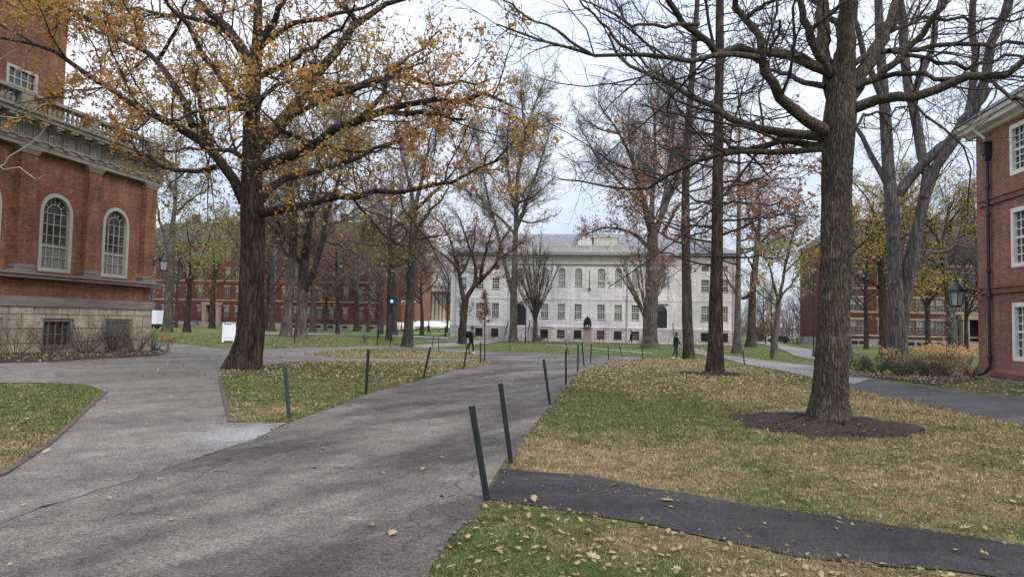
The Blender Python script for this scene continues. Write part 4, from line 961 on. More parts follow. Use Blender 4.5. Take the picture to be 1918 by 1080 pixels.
# ---- the oak with golden leaves
bA = G(456, 691); YA = bA[1]
tA = pxl([(457, 692), (468, 640), (471, 600), (472, 520), (473, 450), (473, 400), (472, 350), (471, 290), (471, 230), (474, 170), (480, 110), (483, 50), (484, -30), (486, -120)], YA, 27, 4, 0, 0, 1.4)
tA = (tA[0], np.array([27, 25.5, 24.5, 23.5, 23.5, 23, 20, 17.5, 16, 15, 12, 9, 7, 4])*YA/F)
tA[0][0] = [bA[0], bA[1], bA[2]]
Z = lambda *p: zl(0, 0, 2, p)
lA = [pxl(Z((975, 800), (1080, 778), (1160, 757), (1260, 736), (1340, 738), (1450, 712), (1600, 706), (1740, 650), (1890, 590)), YA, 10, 2, -3),
      pxl(Z((940, 790), (985, 735), (1040, 672), (1150, 645), (1260, 622), (1350, 590), (1470, 540), (1560, 480)), YA, 10, 2, 4),
      pxl(Z((960, 630), (1060, 592), (1160, 550), (1260, 490), (1360, 440), (1470, 412), (1580, 387), (1740, 370), (1840, 378), (1920, 398)), YA, 12, 2.4, -2.5),
      pxl(Z((1350, 446), (1430, 372), (1458, 300), (1480, 250), (1560, 190), (1640, 120)), YA, 6, 1.5, 2, -1.3),
      pxl(Z((1440, 420), (1560, 425), (1660, 435), (1750, 449)), YA, 5.5, 2, -1, -1.5),
      pxl(Z((960, 560), (1040, 480), (1100, 400), (1150, 320), (1220, 240), (1290, 150), (1350, 85), (1440, 40), (1520, -5)), YA, 15, 4, 3),
      pxl(Z((1345, 90), (1290, 30), (1230, -40), (1200, -120)), YA, 6, 2, 1, 2.2),
      pxl(Z((1130, 365), (1270, 342), (1430, 292), (1560, 305), (1700, 330), (1830, 300)), YA, 7.5, 1.6, 4, 1),
      pxl(Z((1100, 430), (1200, 380), (1330, 330), (1450, 290), (1600, 230)), YA, 6, 1.5, -4, .8),
      pxl(Z((980, 285), (1080, 228), (1170, 175), (1260, 110), (1330, 20)), YA, 6.5, 2, -4),
      pxl(Z((945, 250), (900, 170), (850, 105), (800, 60), (720, -20), (660, -110)), YA, 12, 3, 2),
      pxl(Z((920, 410), (850, 320), (790, 232), (720, 130), (650, 40), (600, -30)), YA, 9, 3, -2),
      pxl(Z((915, 760), (862, 650), (800, 572), (720, 515), (640, 470), (560, 415), (430, 360), (330, 290), (240, 220), (120, 172), (0, 140)), YA, 11, 3, -3.5),
      pxl(Z((800, 575), (765, 500), (745, 400), (740, 300), (735, 240)), YA, 6, 2, -1, -1.2),
      pxl(Z((720, 470), (690, 380), (640, 290), (575, 212), (460, 150), (350, 85), (230, 20), (120, -20)), YA, 8, 2, 3, -.5),
      pxl(Z((590, 225), (640, 160), (670, 80), (700, 0), (710, -60)), YA, 4.5, 1.5, -1, 1),
      pxl(Z((830, 620), (760, 640), (660, 650), (560, 600), (470, 520), (380, 470)), YA, 6, 1.5, 3),
      pxl(Z((930, 240), (860, 120), (760, 75), (640, 60), (500, 40), (380, -10)), YA, 7, 2, 4),
      pxl(Z((960, 200), (1005, 120), (1050, 30), (1100, -60)), YA, 10, 3, -1),
      pxl(Z((975, 170), (1080, 85), (1230, 66), (1360, 30), (1480, -30)), YA, 6.5, 2, 2),
      pxl(Z((940, 420), (880, 400), (760, 420), (600, 440), (480, 480)), YA, 5.5, 1.5, -5),
      pxl(Z((960, 480), (1080, 500), (1230, 560), (1400, 560), (1560, 560)), YA, 6, 1.5, 6),
      pxl(Z((955, 400), (1000, 330), (1090, 300), (1180, 240)), YA, 6, 2, -6),
      pxl(Z((940, 600), (850, 560), (740, 560), (600, 560)), YA, 6, 1.5, 6)]
def maskA(p, rng):
    rel = p-CAM; w_ = rel@_fw; px = 959+F*(rel@_R)/w_; py = 540-F*(rel@_U)/w_
    pr = np.full(len(p), .62); pr[(px > 720)] = .8; pr[(py < 120) & (px > 300) & (px < 760)] = .4; pr[(py < 60) & (px > 120)] = .42; pr[(px > 880)] = .6
    pr[(py > 415)] = .05; pr[(px < 270) & (py < 235)] = 1.3
    pr[(px < 270) & (py > 330)] = .05; pr[(px < 200) & (py > 250)] = .06
    cl = np.sin(p[:, 0]*2.3+1+np.sin(p[:, 2]*1.3))*np.sin(p[:, 1]*2.1+np.sin(p[:, 0]))*np.sin(p[:, 2]*2.7+2)+.35*np.sin(p[:, 0]*5.1)*np.sin(p[:, 2]*5.7+p[:, 1]*3)
    return rng.random(len(p)) < pr*.72*np.clip(.62+1.5*cl, .12, 1.5)
tree('oak_tree', 'large dark-barked oak with golden leaves standing on the leafy island lawn', 'tree', bA, tA, lA, BARK_DARK, TWIG_DARK,
     [dict(dens=2.0, ang=(35, 75), ln=(1.6, 3.6), k=6, wig=.22, up=.06, rf=.55, rmin=.016, t0=.12, trunk=2.2, tt0=.5),
      dict(dens=3.2, ang=(30, 70), ln=(.7, 1.7), k=5, wig=.3, up=.03, rf=.6, rmin=.010, t0=.1),
      dict(dens=6, ang=(30, 70), ln=(.3, .8), k=4, wig=.35, up=.0, rf=.6, rmin=.007, t0=.1)],
     dict(mat=LEAF_YEL, size=.115, jit=.06, on=[(1, 4.0), (2, 3.6)], mul=2.3, mask=maskA), 11, sides=(140, 9), flare=.6, fh=.5, rough=.035, furrow=.06, nf=34, tk=150)

# ---- the big bare oak on the right lawn
bB = G(1553, 797); YB = bB[1]
tB = pxl([(1553, 797), (1554, 760), (1556, 700), (1560, 640), (1563, 560), (1566, 480), (1566, 400), (1567, 330), (1570, 270), (1574, 215), (1578, 160), (1582, 100)], YB, 36, 30)
tB = (tB[0], np.array([33, 30, 28, 26.5, 25, 24.5, 24.2, 24.5, 27, 28, 23, 18])*YB/F); tB[0][0] = bB
Z = lambda *p: zl(960, 0, 2, p)
lB = [pxl(Z((1212, 420), (1190, 330), (1170, 250), (1165, 130), (1157, 0), (1150, -120)), YB, 15, 10, .6),
      pxl(Z((1240, 300), (1252, 210), (1250, 100), (1256, -20), (1262, -120)), YB, 19, 14, -.4),
      pxl(Z((1265, 360), (1325, 245), (1390, 130), (1440, 0), (1470, -100)), YB, 14, 9, .5),
      pxl(Z((1185, 500), (1135, 460), (1080, 430), (1010, 370), (970, 310), (938, 215), (880, 60), (840, -60)), YB, 17, 8, -1.6),
      pxl(Z((1180, 265), (1120, 238), (1040, 214), (940, 190), (820, 180), (720, 130), (620, 40), (560, -30)), YB, 12, 6, -2.2),
      pxl(Z((920, 215), (850, 198), (700, 215), (560, 215), (440, 190), (330, 205), (210, 180), (100, 150), (0, 122), (-60, 90)), YB, 7, 1.6, -1.2, -1.4),
      pxl(Z((450, 195), (370, 130), (300, 45), (240, 0), (190, -50)), YB, 4, 1.5, -.5, -2.2),
      pxl(Z((290, 200), (250, 175), (160, 105), (60, 60), (-30, 5), (-90, -20)), YB, 4, 1.2, -.4, -2.3),
      pxl(Z((700, 90), (560, 95), (440, 85), (330, 35), (230, -20)), YB, 4.5, 1.5, -.6, -2),
      pxl(Z((1190, 515), (1120, 512), (1020, 505), (930, 480), (800, 440), (720, 390), (620, 350), (500, 290), (420, 225), (360, 130)), YB, 12, 2.5, 1.0),
      pxl(Z((1190, 545), (1080, 543), (1000, 520), (940, 558), (860, 558), (780, 520), (690, 470), (600, 420)), YB, 9, 2, 2),
      pxl(Z((1180, 555), (1060, 562), (900, 575), (760, 590), (680, 612), (600, 652), (540, 698), (440, 690), (300, 690), (180, 672)), YB, 7.5, 1.5, 1.5),
      pxl(Z((880, 575), (920, 610), (970, 670)), YB, 3, 1.2, .3, .5),
      pxl(Z((1170, 325), (1060, 305), (1000, 272), (955, 240), (880, 190)), YB, 6.5, 3, 1.5),
      pxl(Z((1185, 280), (1150, 220), (1110, 120), (1085, 40), (1060, -60)), YB, 12, 6, -.8),
      pxl(Z((1110, 115), (1170, 70), (1230, 20), (1290, -40)), YB, 5, 3, -.6, -.4),
      pxl(Z((1220, 440), (1310, 398), (1380, 370), (1490, 355), (1600, 330), (1740, 298), (1850, 258), (1960, 200), (2100, 150)), YB, 13, 6, -1.5),
      pxl(Z((1200, 370), (1290, 320), (1400, 268), (1480, 180), (1540, 100), (1625, -5), (1680, -80)), YB, 9, 5, -.8),
      pxl(Z((1280, 240), (1340, 200), (1440, 180), (1600, 180), (1740, 180), (1860, 150), (1980, 160)), YB, 7, 3, 1.2),
      pxl(Z((1380, 290), (1470, 270), (1560, 298), (1700, 282), (1800, 305), (1880, 370), (1960, 400)), YB, 6, 3, -1.6),
      pxl(Z((1410, 190), (1500, 205), (1640, 260), (1800, 240), (1930, 215)), YB, 5, 2.5, 1.6),
      pxl(Z((1395, 130), (1520, 70), (1640, 60), (1790, 80), (1930, 60)), YB, 5, 2, .8, .3),
      pxl(Z((1255, 130), (1180, 60), (1120, -10)), YB, 8, 5, 1),
      pxl(Z((1250, 500), (1300, 440), (1400, 410), (1480, 400)), YB, 4, 1.5, 2.5),
      pxl(Z((880, 60), (960, 10), (1030, -40)), YB, 5, 3, -.5, -1.3)]
lB = [(p, r*(.82 if i > 2 else .95)) for i, (p, r) in enumerate(lB)]; lB[3] = (lB[3][0], lB[3][1]*.86)
tree('oak_tree', 'big bare oak with furrowed olive-brown bark rising from a dark mulch ring', 'tree', bB, tB, lB, BARK_OAK, TWIG_DARK,
     [dict(dens=2.8, ang=(30, 60), ln=(1.0, 3.1), k=7, wig=.24, up=.05, rf=.5, rmin=.008, t0=.15, slim=.010),
      dict(dens=6, ang=(35, 65), ln=(.45, 1.3), k=6, wig=.22, up=.05, rf=.6, rmin=.005, t0=.1, slim=.009),
      dict(dens=6.5, ang=(35, 70), ln=(.14, .42), k=4, wig=.28, up=.05, rf=.6, rmin=.003, t0=.1)],
     None, 5, sides=(150, 12), flare=.62, fh=.33, rough=.03, furrow=.085, nf=30, tk=170)

# ---- twin-stemmed elm behind the shrub bed
YS = 40.0; bS = onground(1684, YS)
S_ = lambda pts, a, b, dy=0, y0=0: pxl(pts, YS, a, b, dy, y0)
tS = S_([(1684, 684), (1681, 650), (1680, 600), (1679, 540), (1676, 470), (1672, 400), (1665, 330), (1660, 250), (1655, 170), (1648, 80), (1644, -30)], 19, 8); tS = (tS[0], np.array([18, 15.5, 15, 13.5, 12, 11.5, 10.5, 9.5, 8.5, 7.5, 6])*YS/F); tS[0][0] = bS
lS = [S_([(1688, 610), (1695, 555), (1709, 480), (1723, 410), (1738, 340), (1756, 305), (1792, 262), (1832, 205), (1846, 140), (1862, 60), (1900, -40)], 11, 7, -1.6),
      S_([(1731, 372), (1736, 330), (1722, 260), (1704, 180), (1694, 90), (1686, 0), (1680, -80)], 8.5, 7, 1.6, -.65), S_([(1682, 365), (1716, 318), (1770, 270), (1800, 240), (1850, 165)], 9, 7, -1.5),
      S_([(1733, 368), (1744, 325), (1772, 288), (1812, 215), (1826, 130), (1820, 30), (1828, -60)], 7.5, 5, 2.6, -.65), S_([(1665, 350), (1630, 290), (1600, 230), (1560, 190)], 6, 2, 2),
      S_([(1705, 190), (1740, 110), (1760, 10), (1770, -60)], 6, 4, 2), S_([(1656, 190), (1620, 110), (1600, 20), (1590, -60)], 6, 4, -2), S_([(1704, 520), (1722, 496), (1742, 466), (1768, 474), (1800, 458), (1840, 470)], 4, 1.2, 1, -.3)]
BARE = lambda s=1.0, d=1.0, rm=.012, up=.08, wg=.22: [dict(dens=1.7*d, ang=(25, 60), ln=(2.0*s, 5.0*s), k=6, wig=wg*.8, up=up, rf=.55, rmin=rm*1.8, t0=.18, trunk=.9*d),
      dict(dens=2.7*d, ang=(25, 60), ln=(.9*s, 2.3*s), k=5, wig=wg, up=up*.8, rf=.6, rmin=rm*1.2, t0=.1), dict(dens=4.4*d, ang=(25, 65), ln=(.4*s, 1.1*s), k=4, wig=wg*1.2, up=up*.5, rf=.6, rmin=rm*.8, t0=.1)]
tree('elm_tree', 'tall bare elm with two grey stems behind the orange-leaved shrub bed', 'tree', bS, tS, lS, BARK_ELM, TWIG_GREY, BARE(.75, .9, .008, .025, .28), None, 21, sides=(20, 12), flare=.3, rough=.03)

# ---- the mid-distance trees
TALL = 'trees standing across the yard'
def mid(name, label, px, py, trunk, tr, limbs, bark, twig, lv, leaf=None, seed=1, Y=None, flare=.5, dyr=1.0):
    b = G(px, py) if Y is None else onground(px, Y); Yb = b[1]; rng = np.random.default_rng(seed+99)
    n = len(trunk); t = pxl(trunk, Yb, tr[0], tr[1]); t[0][0] = b; ls = []
    for (pts, a, c) in limbs:
        Lp = np.linalg.norm(np.array(pts[-1])-pts[0])*Yb/F; ls.append(pxl(pts, Yb, a, c, rng.uniform(-.6, .6)*Lp*dyr))
    return tree(name, label, 'tree', b, t, ls, bark, twig, lv, leaf, seed, TALL, (12, 7), flare, .7, .04)
def side_limbs(rng, tx, ty0, ty1, n, lmax, a, rise=(.05, .6), lmin=.35):
    """side limbs along a straight trunk, in pixels"""
    o = []
    for i in range(n):
        t = (i+rng.random()*.8)/n; y = ty0+(ty1-ty0)*t; x = np.interp(y, [p[1] for p in tx[::-1]], [p[0] for p in tx[::-1]])
        L_ = lmax*(1-(1-lmin)*t)*rng.uniform(.6, 1.1); s = 1 if (i+(rng.random() < .25)) % 2 else -1; r_ = rng.uniform(*rise)
        o.append(([(x, y), (x+s*L_*.3, y-L_*.3*r_*.5), (x+s*L_*.65, y-L_*.65*r_), (x+s*L_, y-L_*r_*1.3)], a*(1-.5*t), .5))
    return o
r_ = np.random.default_rng(3)
txC = [(1337, 701), (1340, 640), (1341, 560), (1343, 470), (1344, 380), (1345, 280), (1347, 170), (1348, 60), (1349, -60)]
mid('oak_tree', 'straight slim oak with a few rust leaves growing from a mulch mound', 1337, 701, txC, (13.5, 6.5), side_limbs(r_, txC, 500, -20, 30, 185, 2.6, (-.1, .5), .6), BARK_DARK, TWIG_DARK,
    BARE(.55, 1.0, .008, .02), dict(mat=LEAF_RUST, size=.16, jit=.10, on=[(1, 1.3), (2, .9)], mask=lambda p, r: (r.random(len(p)) < np.where(p[:, 2] < 9.0, .8, .06))), 31, flare=.42)
txD = [(1290, 671), (1288, 620), (1286, 540), (1284, 440), (1284, 330), (1290, 220), (1298, 120), (1305, 20), (1310, -60)]
mid('oak_tree', 'tall dark straight tree with the person in a long coat standing at its foot', 1290, 672, txD, (10, 4), side_limbs(r_, txD, 470, -20, 30, 140, 2.2, (.1, .8), .6), BARK_MID, TWIG_DARK,
    BARE(.8, .9, .010, .03), dict(mat=LEAF_RUST, size=.19, jit=.15, on=[(1, 1.8), (2, 1.2)], mask=lambda p, r: (r.random(len(p)) < np.where(p[:, 2] < 12, .8, .05))), 32, flare=.35)
mid('elm_tree', 'broad grey elm with a flaring trunk before the right end of the stone hall', 1219, 652, [(1219, 652), (1220, 600), (1222, 540), (1223, 480), (1222, 440)], (11.5, 9.5),
    [([(1222, 450), (1212, 400), (1196, 350), (1185, 300), (1160, 250), (1120, 190)], 7, 1), ([(1222, 450), (1240, 400), (1262, 350), (1284, 290), (1300, 220), (1330, 150)], 7, 1), ([(1222, 445), (1220, 380), (1228, 310), (1225, 230), (1235, 150)], 6, 1),
     ([(1205, 380), (1165, 345), (1120, 300), (1085, 240)], 3.5, .7), ([(1185, 300), (1175, 240), (1180, 180)], 3, .7), ([(1222, 470), (1180, 430), (1130, 425), (1090, 440)], 4, .8), ([(1262, 350), (1300, 330), (1345, 280)], 3, .7), ([(1238, 405), (1250, 330), (1262, 240), (1270, 160)], 4, .8), ([(1160, 250), (1110, 240), (1075, 200)], 2.5, .6), ([(1240, 440), (1262, 400), (1275, 380)], 4, 1.5)],
    BARK_GREY, TWIG_GREY, BARE(1.1, 1.6, .013, .08), dict(mat=LEAF_RUST, mul=1.0, size=.24, jit=.25, on=[(1, 1.6), (2, .8)], mask=lambda p, r: (r.random(len(p)) < np.where(p[:, 2] < 15, .8, .03))), 33, flare=.75)
mid('elm_tree', 'forked grey elm left of the vase-shaped bare tree at the stone hall', 960, 641, [(961, 641), (962, 600), (962, 560), (963, 520)], (7.5, 6.5),
    [([(962, 560), (952, 520), (940, 470), (928, 420), (915, 380), (905, 330), (896, 260)], 4.5, .8), ([(963, 530), (964, 470), (966, 420), (968, 370), (972, 310), (985, 250), (1005, 190), (1020, 150)], 6, .8), ([(968, 400), (952, 340), (950, 270), (955, 200)], 4, .7), ([(967, 430), (990, 370), (1010, 310), (1032, 240)], 4, .7), ([(966, 440), (930, 400), (900, 390), (870, 350)], 3, .7), ([(968, 380), (1000, 370), (1040, 330)], 2.5, .6), ([(920, 400), (890, 360), (870, 290)], 2.5, .6), ([(985, 250), (975, 190), (980, 140)], 2.5, .6), ([(968, 410), (1000, 420), (1045, 400)], 2.5, .6)],
    BARK_GREY, TWIG_GREY, BARE(1.1, 1.6, .013, .08), dict(mat=LEAF_GY, size=.25, jit=.2, on=[(2, .25)], mask=lambda p, r: r.random(len(p)) < .5), 34, flare=.6)
mid('crabapple_tree', 'dark forked tree with dusty pink leaves in front of the hall left end', 866, 645, [(866, 645), (867, 610), (870, 575), (872, 560)], (7.5, 6.8),
    [([(870, 570), (862, 530), (860, 505), (848, 470), (838, 430), (800, 395)], 5, .8), ([(860, 505), (835, 480), (800, 455), (770, 440)], 3, .7), ([(872, 562), (885, 540), (905, 520), (930, 490), (955, 470), (985, 450)], 5, .9), ([(888, 535), (893, 500), (880, 470), (870, 430), (850, 390)], 4, .7), ([(900, 522), (905, 490), (915, 450), (930, 410)], 4, .7), ([(862, 515), (878, 490), (890, 450), (895, 400)], 3, .7), ([(930, 490), (940, 450), (960, 420)], 3, .7)],
    BARK_DARK, TWIG_RED, BARE(.75, 1.5, .011, .06, .26), dict(mat=LEAF_PINK, mul=.9, size=.19, jit=.15, on=[(1, 2.2), (2, 1.5)], mask=lambda p, r: r.random(len(p)) < np.where(p[:, 0] > -15.6, .75, .22)), 35, flare=.3)
txH = [(763, 650), (766, 600), (769, 540), (772, 480), (774, 430), (776, 390)]
mid('linden_tree', 'straight grey-trunked tree left of the walker with bare spreading branches', 763, 650, txH, (9.5, 6.5),
    [([(774, 440), (800, 400), (830, 370), (850, 330)], 4, .8), ([(774, 440), (740, 410), (700, 400), (660, 385)], 4, .8), ([(776, 400), (770, 350), (755, 300), (740, 240)], 5, .8), ([(776, 400), (790, 340), (800, 280), (815, 220)], 5, .8), ([(773, 460), (730, 455), (690, 460), (650, 450)], 3, .7), ([(774, 450), (820, 440), (860, 440)], 3, .7), ([(772, 490), (740, 480), (710, 490)], 2.5, .6), ([(776, 395), (825, 350), (870, 300), (890, 250)], 3.5, .7)],
    BARK_MID, TWIG_GREY, BARE(.9, 1.4, .012, .04), dict(mat=LEAF_GY, size=.22, jit=.2, on=[(2, .5)], mask=lambda p, r: r.random(len(p)) < np.where(p[:, 2] < 8, .8, .3)), 36, flare=.5)
mid('elm_tree', 'old pale elm with a split trunk leaning right beside a second elm', 562, 632, [(562, 632), (565, 590), (566, 550), (568, 510), (572, 470)], (11, 9),
    [([(570, 540), (590, 510), (602, 460), (612, 410), (625, 370), (640, 310), (660, 240)], 8, 1.5), ([(571, 480), (578, 430), (584, 385), (590, 330), (600, 260)], 9, 1.5), ([(566, 500), (545, 460), (525, 425), (510, 390), (490, 340)], 5, 1), ([(606, 450), (640, 460), (670, 475), (690, 490)], 2.8, .8), ([(610, 420), (660, 410), (700, 380), (740, 370)], 3, .7), ([(580, 420), (560, 370), (550, 300)], 4, .8), ([(590, 330), (630, 280), (650, 200)], 4, .8), ([(575, 545), (600, 540), (615, 555)], 2.5, .8)],
    BARK_GREY, TWIG_GREY, BARE(1.2, 1.2, .014, .06), dict(mat=LEAF_GY, size=.3, jit=.3, on=[(2, .35)], mask=lambda p, r: r.random(len(p)) < .6), 37, flare=.35)
mid('elm_tree', 'grey elm trunk just left of the split pale elm', 535, 631, [(533, 631), (538, 590), (542, 550), (545, 500), (550, 450), (552, 400)], (9.5, 6.5),
    [([(546, 500), (530, 460), (515, 430), (505, 390)], 4, .8), ([(552, 410), (545, 350), (540, 280)], 5, .8), ([(551, 430), (530, 380), (500, 330)], 4, .8)], BARK_GREY, TWIG_GREY, BARE(1.2, 1.0, .014, .06), dict(mat=LEAF_GY, size=.3, jit=.3, on=[(2, .5)]), 38, flare=.5)
mid('elm_tree', 'forked elm with leafy crown behind the bracket lantern of the brick hall', 312, 622, [(313, 622), (316, 570), (318, 520), (319, 470)], (9, 7.5),
    [([(318, 480), (308, 440), (295, 400), (285, 350)], 5, 1), ([(319, 475), (325, 420), (328, 370), (332, 320), (330, 260)], 6, 1), ([(326, 400), (350, 378), (380, 360), (400, 340)], 3, .7), ([(316, 500), (295, 480), (280, 470)], 2.5, .7), ([(328, 370), (310, 320), (300, 270)], 3, .7)],
    BARK_MOSS, TWIG_GREY, BARE(1.0, .8, .013, .04), dict(mat=LEAF_GRN, size=.24, jit=.5, mul=.7, on=[(1, 2.4), (2, 1.5)]), 39, flare=.5)
for i, (px, py, tr, lim, lab) in enumerate([
    (349, 622, [(349, 622), (352, 580), (355, 545), (356, 520)], [([(355, 540), (340, 500), (330, 460), (325, 420)], 3, .6), ([(356, 530), (372, 490), (390, 450), (400, 410)], 3, .6), ([(356, 525), (356, 470), (350, 410)], 3, .6)], 'small maple with yellow-green leaves between the lantern and the white sign board'),
    (397, 615, [(397, 615), (398, 580), (399, 550), (401, 520)], [([(399, 555), (385, 530), (378, 500), (385, 450)], 3, .6), ([(401, 530), (410, 490), (425, 450), (440, 420)], 3, .6), ([(400, 540), (430, 520), (455, 490)], 2.2, .6), ([(401, 520), (400, 460), (405, 410)], 3, .6)], 'green-leaved maple in front of the dormitory porch')]):
    mid('maple_tree', lab, px, py, tr, (6.5, 4), lim, BARK_DARK, TWIG_GREY, BARE(.9, .75, .014, .03), dict(mat=LEAF_GRN, size=.24, jit=.5, mul=1.1, on=[(1, 3.5), (2, 3.0)]), 40+i, flare=.4)
for i, (px, py, top, lm, leafm, per, lab) in enumerate([
    (632, 626, 440, 45, LEAF_RUST, .8, 'slender young tree with rust leaves before the dormitory arched doorway'),
    (668, 620, 400, 70, LEAF_GY, 2.0, 'dark-trunked tree with thin yellow leaves at the dormitory right part'),
    (738, 628, 380, 75, LEAF_GY, 1.6, 'tree with olive leaves just right of the emergency call post'),
    (728, 637, 330, 60, LEAF_RUST, .6, 'straight grey pole-like trunk behind the emergency call post'),
    (510, 620, 380, 60, LEAF_PINK, .6, 'small purplish bare tree right of the golden oak trunk'),
    (708, 634, 545, 16, LEAF_PINK, .8, 'thin bare sapling far behind the straight grey-trunked tree'),
    (745, 618, 470, 70, LEAF_GRN, 2.6, 'rounded green tree before the church portico'),
    (790, 628, 500, 40, LEAF_RUST, .8, 'light bare tree with brown leaves in front of the white canopy'),
    (586, 622, 400, 55, LEAF_RUST, .7, 'bare tree half hidden behind the leaning pale elm'),
    (479, 622, 380, 55, LEAF_GY, 1.0, 'thin tree right behind the golden oak trunk')]):
    r_ = np.random.default_rng(60+i); tx = [(px, py), (px+1, py*.7+top*.3), (px+3*r_.normal(), py*.4+top*.6), (px+4*r_.normal(), top)]
    w0 = 5.5 if lm > 50 else (4 if lm > 20 else 1.8)
    mid('yard_tree', lab, px, py, tx, (w0, 1.5), side_limbs(r_, tx, py*.55+top*.45, top+10, 11, lm, w0*.45, (.4, 1.2)), BARK_MID, TWIG_GREY, BARE(.85 if lm > 20 else .25, 1.3, .014, .05), dict(mat=leafm, mul=.8, size=.22, jit=.35, on=[(1, per), (2, per*.8)]), 60+i)
# fountain-shaped bare trees at the hall front
def fountain(label, px, py, hpx, wpx, seed, lean=0):
    b = onground(px, 92); py = py+2; rng = np.random.default_rng(seed); ls = []
    for i in range(26):
        s = rng.uniform(-1, 1); y0 = py-rng.uniform(25, 60); h = hpx*(1-.35*abs(s))*rng.uniform(.85, 1.05)
        ls.append(([(px, y0), (px+s*wpx*.16, y0-(h)*.28), (px+s*wpx*.34+lean*.3, y0-h*.58), (px+s*wpx*.55+lean, y0-h)], 1.15, .5))
    out = [pxl(p, b[1], a, c, rng.uniform(-4, 4)) for p, a, c in ls]
    t = pxl([(px, py), (px, py-30), (px, py-62)], b[1], 4.5, 3.5); t[0][0] = b
    return tree('zelkova_tree', label, 'tree', b, t, out, BARK_GREY, TWIG_GREY, [dict(dens=1.2, ang=(12, 30), ln=(1.5, 3.5), k=5, wig=.08, up=.10, rf=.6, rmin=.022, t0=.1), dict(dens=2.0, ang=(15, 35), ln=(.8, 1.8), k=4, wig=.1, up=.08, rf=.6, rmin=.016, t0=.1)], None, seed, TALL, (10, 6), .3)
fountain('vase-shaped bare tree in front of the left half of the stone hall', 1003, 634, 150, 85, 71)
fountain('vase-shaped bare tree hidden at its foot by the broad grey elm', 1208, 637, 150, 95, 72, -6)
# sapling with staked straight stem
bN = G(908, 676); tN = pxl([(908, 676), (908, 640), (908, 600), (908, 550)], bN[1], 1.3, .5); tN[0][0] = bN
tree('young_tree', 'young tree with a narrow crown of dusty red leaves beside the walker', 'tree', bN, tN, [], BARK_MID, TWIG_RED,
     [dict(dens=.1, ln=(.5, 1), trunk=22, tt0=.52, ang=(35, 60), k=4, wig=.15, up=.12, rmin=.006, lscale=.75), dict(dens=4, ang=(30, 60), ln=(.2, .4), k=3, wig=.2, up=.05, rmin=.004)],
     dict(mat=LEAF_PINK, size=.10, jit=.06, on=[(0, 10), (1, 6)]), 73, TALL, (8, 5), .1)
# right of the hall
txP = [(1380, 661), (1381, 610), (1382, 550), (1383, 480), (1384, 400), (1384, 320), (1385, 240)]
r_ = np.random.default_rng(8)
mid('oak_tree', 'slim tree with red-brown leaves just right of the stone hall corner', 1380, 662, txP, (6.6, 2), side_limbs(r_, txP, 500, 250, 16, 95, 2.4, (0, .6)), BARK_GREY, TWIG_RED, BARE(.85, 1.3, .012, .02), dict(mat=LEAF_RUST, mul=.6, size=.22, jit=.2, on=[(1, 1.4), (2, .9)]), 81, flare=.6)
mid('linden_tree', 'dark trunk with a stubby side limb right of the slim red-leaved tree', 1406, 650, [(1405, 650), (1408, 600), (1409, 560), (1412, 520), (1418, 470), (1420, 430)], (7.5, 4.5),
    [([(1410, 545), (1390, 565), (1372, 540), (1356, 510)], 4, 1), ([(1414, 510), (1400, 480), (1385, 465)], 2.5, .7), ([(1418, 470), (1435, 440), (1465, 425), (1500, 422)], 3, .7), ([(1420, 440), (1425, 390), (1420, 340)], 3.5, .7), ([(1420, 440), (1400, 400), (1395, 340)], 3, .7)], BARK_MID, TWIG_DARK, BARE(.9, 1.1, .013, .04), dict(mat=LEAF_RUST, size=.26, jit=.25, on=[(1, .8), (2, .6)]), 82, flare=.6)
mid('maple_tree', 'small leaning maple with bright green leaves beside the park lamp', 1449, 672, [(1449, 672), (1452, 630), (1456, 590), (1459, 560)], (5.5, 4),
    [([(1458, 565), (1450, 530), (1440, 500), (1430, 470)], 3.2, .7), ([(1459, 562), (1470, 545), (1485, 530), (1500, 500)], 2.6, .7), ([(1459, 560), (1470, 510), (1478, 470), (1490, 420), (1498, 370)], 3, .7), ([(1456, 575), (1430, 555), (1405, 535)], 1.8, .6), ([(1470, 510), (1500, 480), (1530, 470)], 2, .6)], BARK_GREY, TWIG_DARK, BARE(.6, 1.4, .010, .03), dict(mat=LEAF_GRN, size=.17, jit=.2, on=[(1, 2.6), (2, 2.0)], mask=lambda p, r: r.random(len(p)) < np.where(p[:, 2] < 8.2, .85, .12)), 83, flare=.3)
mid('maple_tree', 'thin greenish trunk touching the right edge of the big bare oak trunk', 1588, 673, [(1588, 673), (1586, 620), (1587, 560), (1589, 500), (1592, 430)], (7, 3),
    [([(1588, 540), (1610, 500), (1640, 470)], 2.5, .6), ([(1589, 510), (1600, 450), (1610, 390)], 2.5, .6), ([(1587, 560), (1570, 520), (1550, 480)], 2, .6), ([(1590, 480), (1640, 430), (1690, 410)], 2.5, .6)], BARK_MOSS, TWIG_DARK, BARE(.7, 1.3, .011, .03), dict(mat=LEAF_BRT, mul=.55, size=.18, jit=.2, on=[(1, 2.4), (2, 1.6)]), 84, flare=.7)
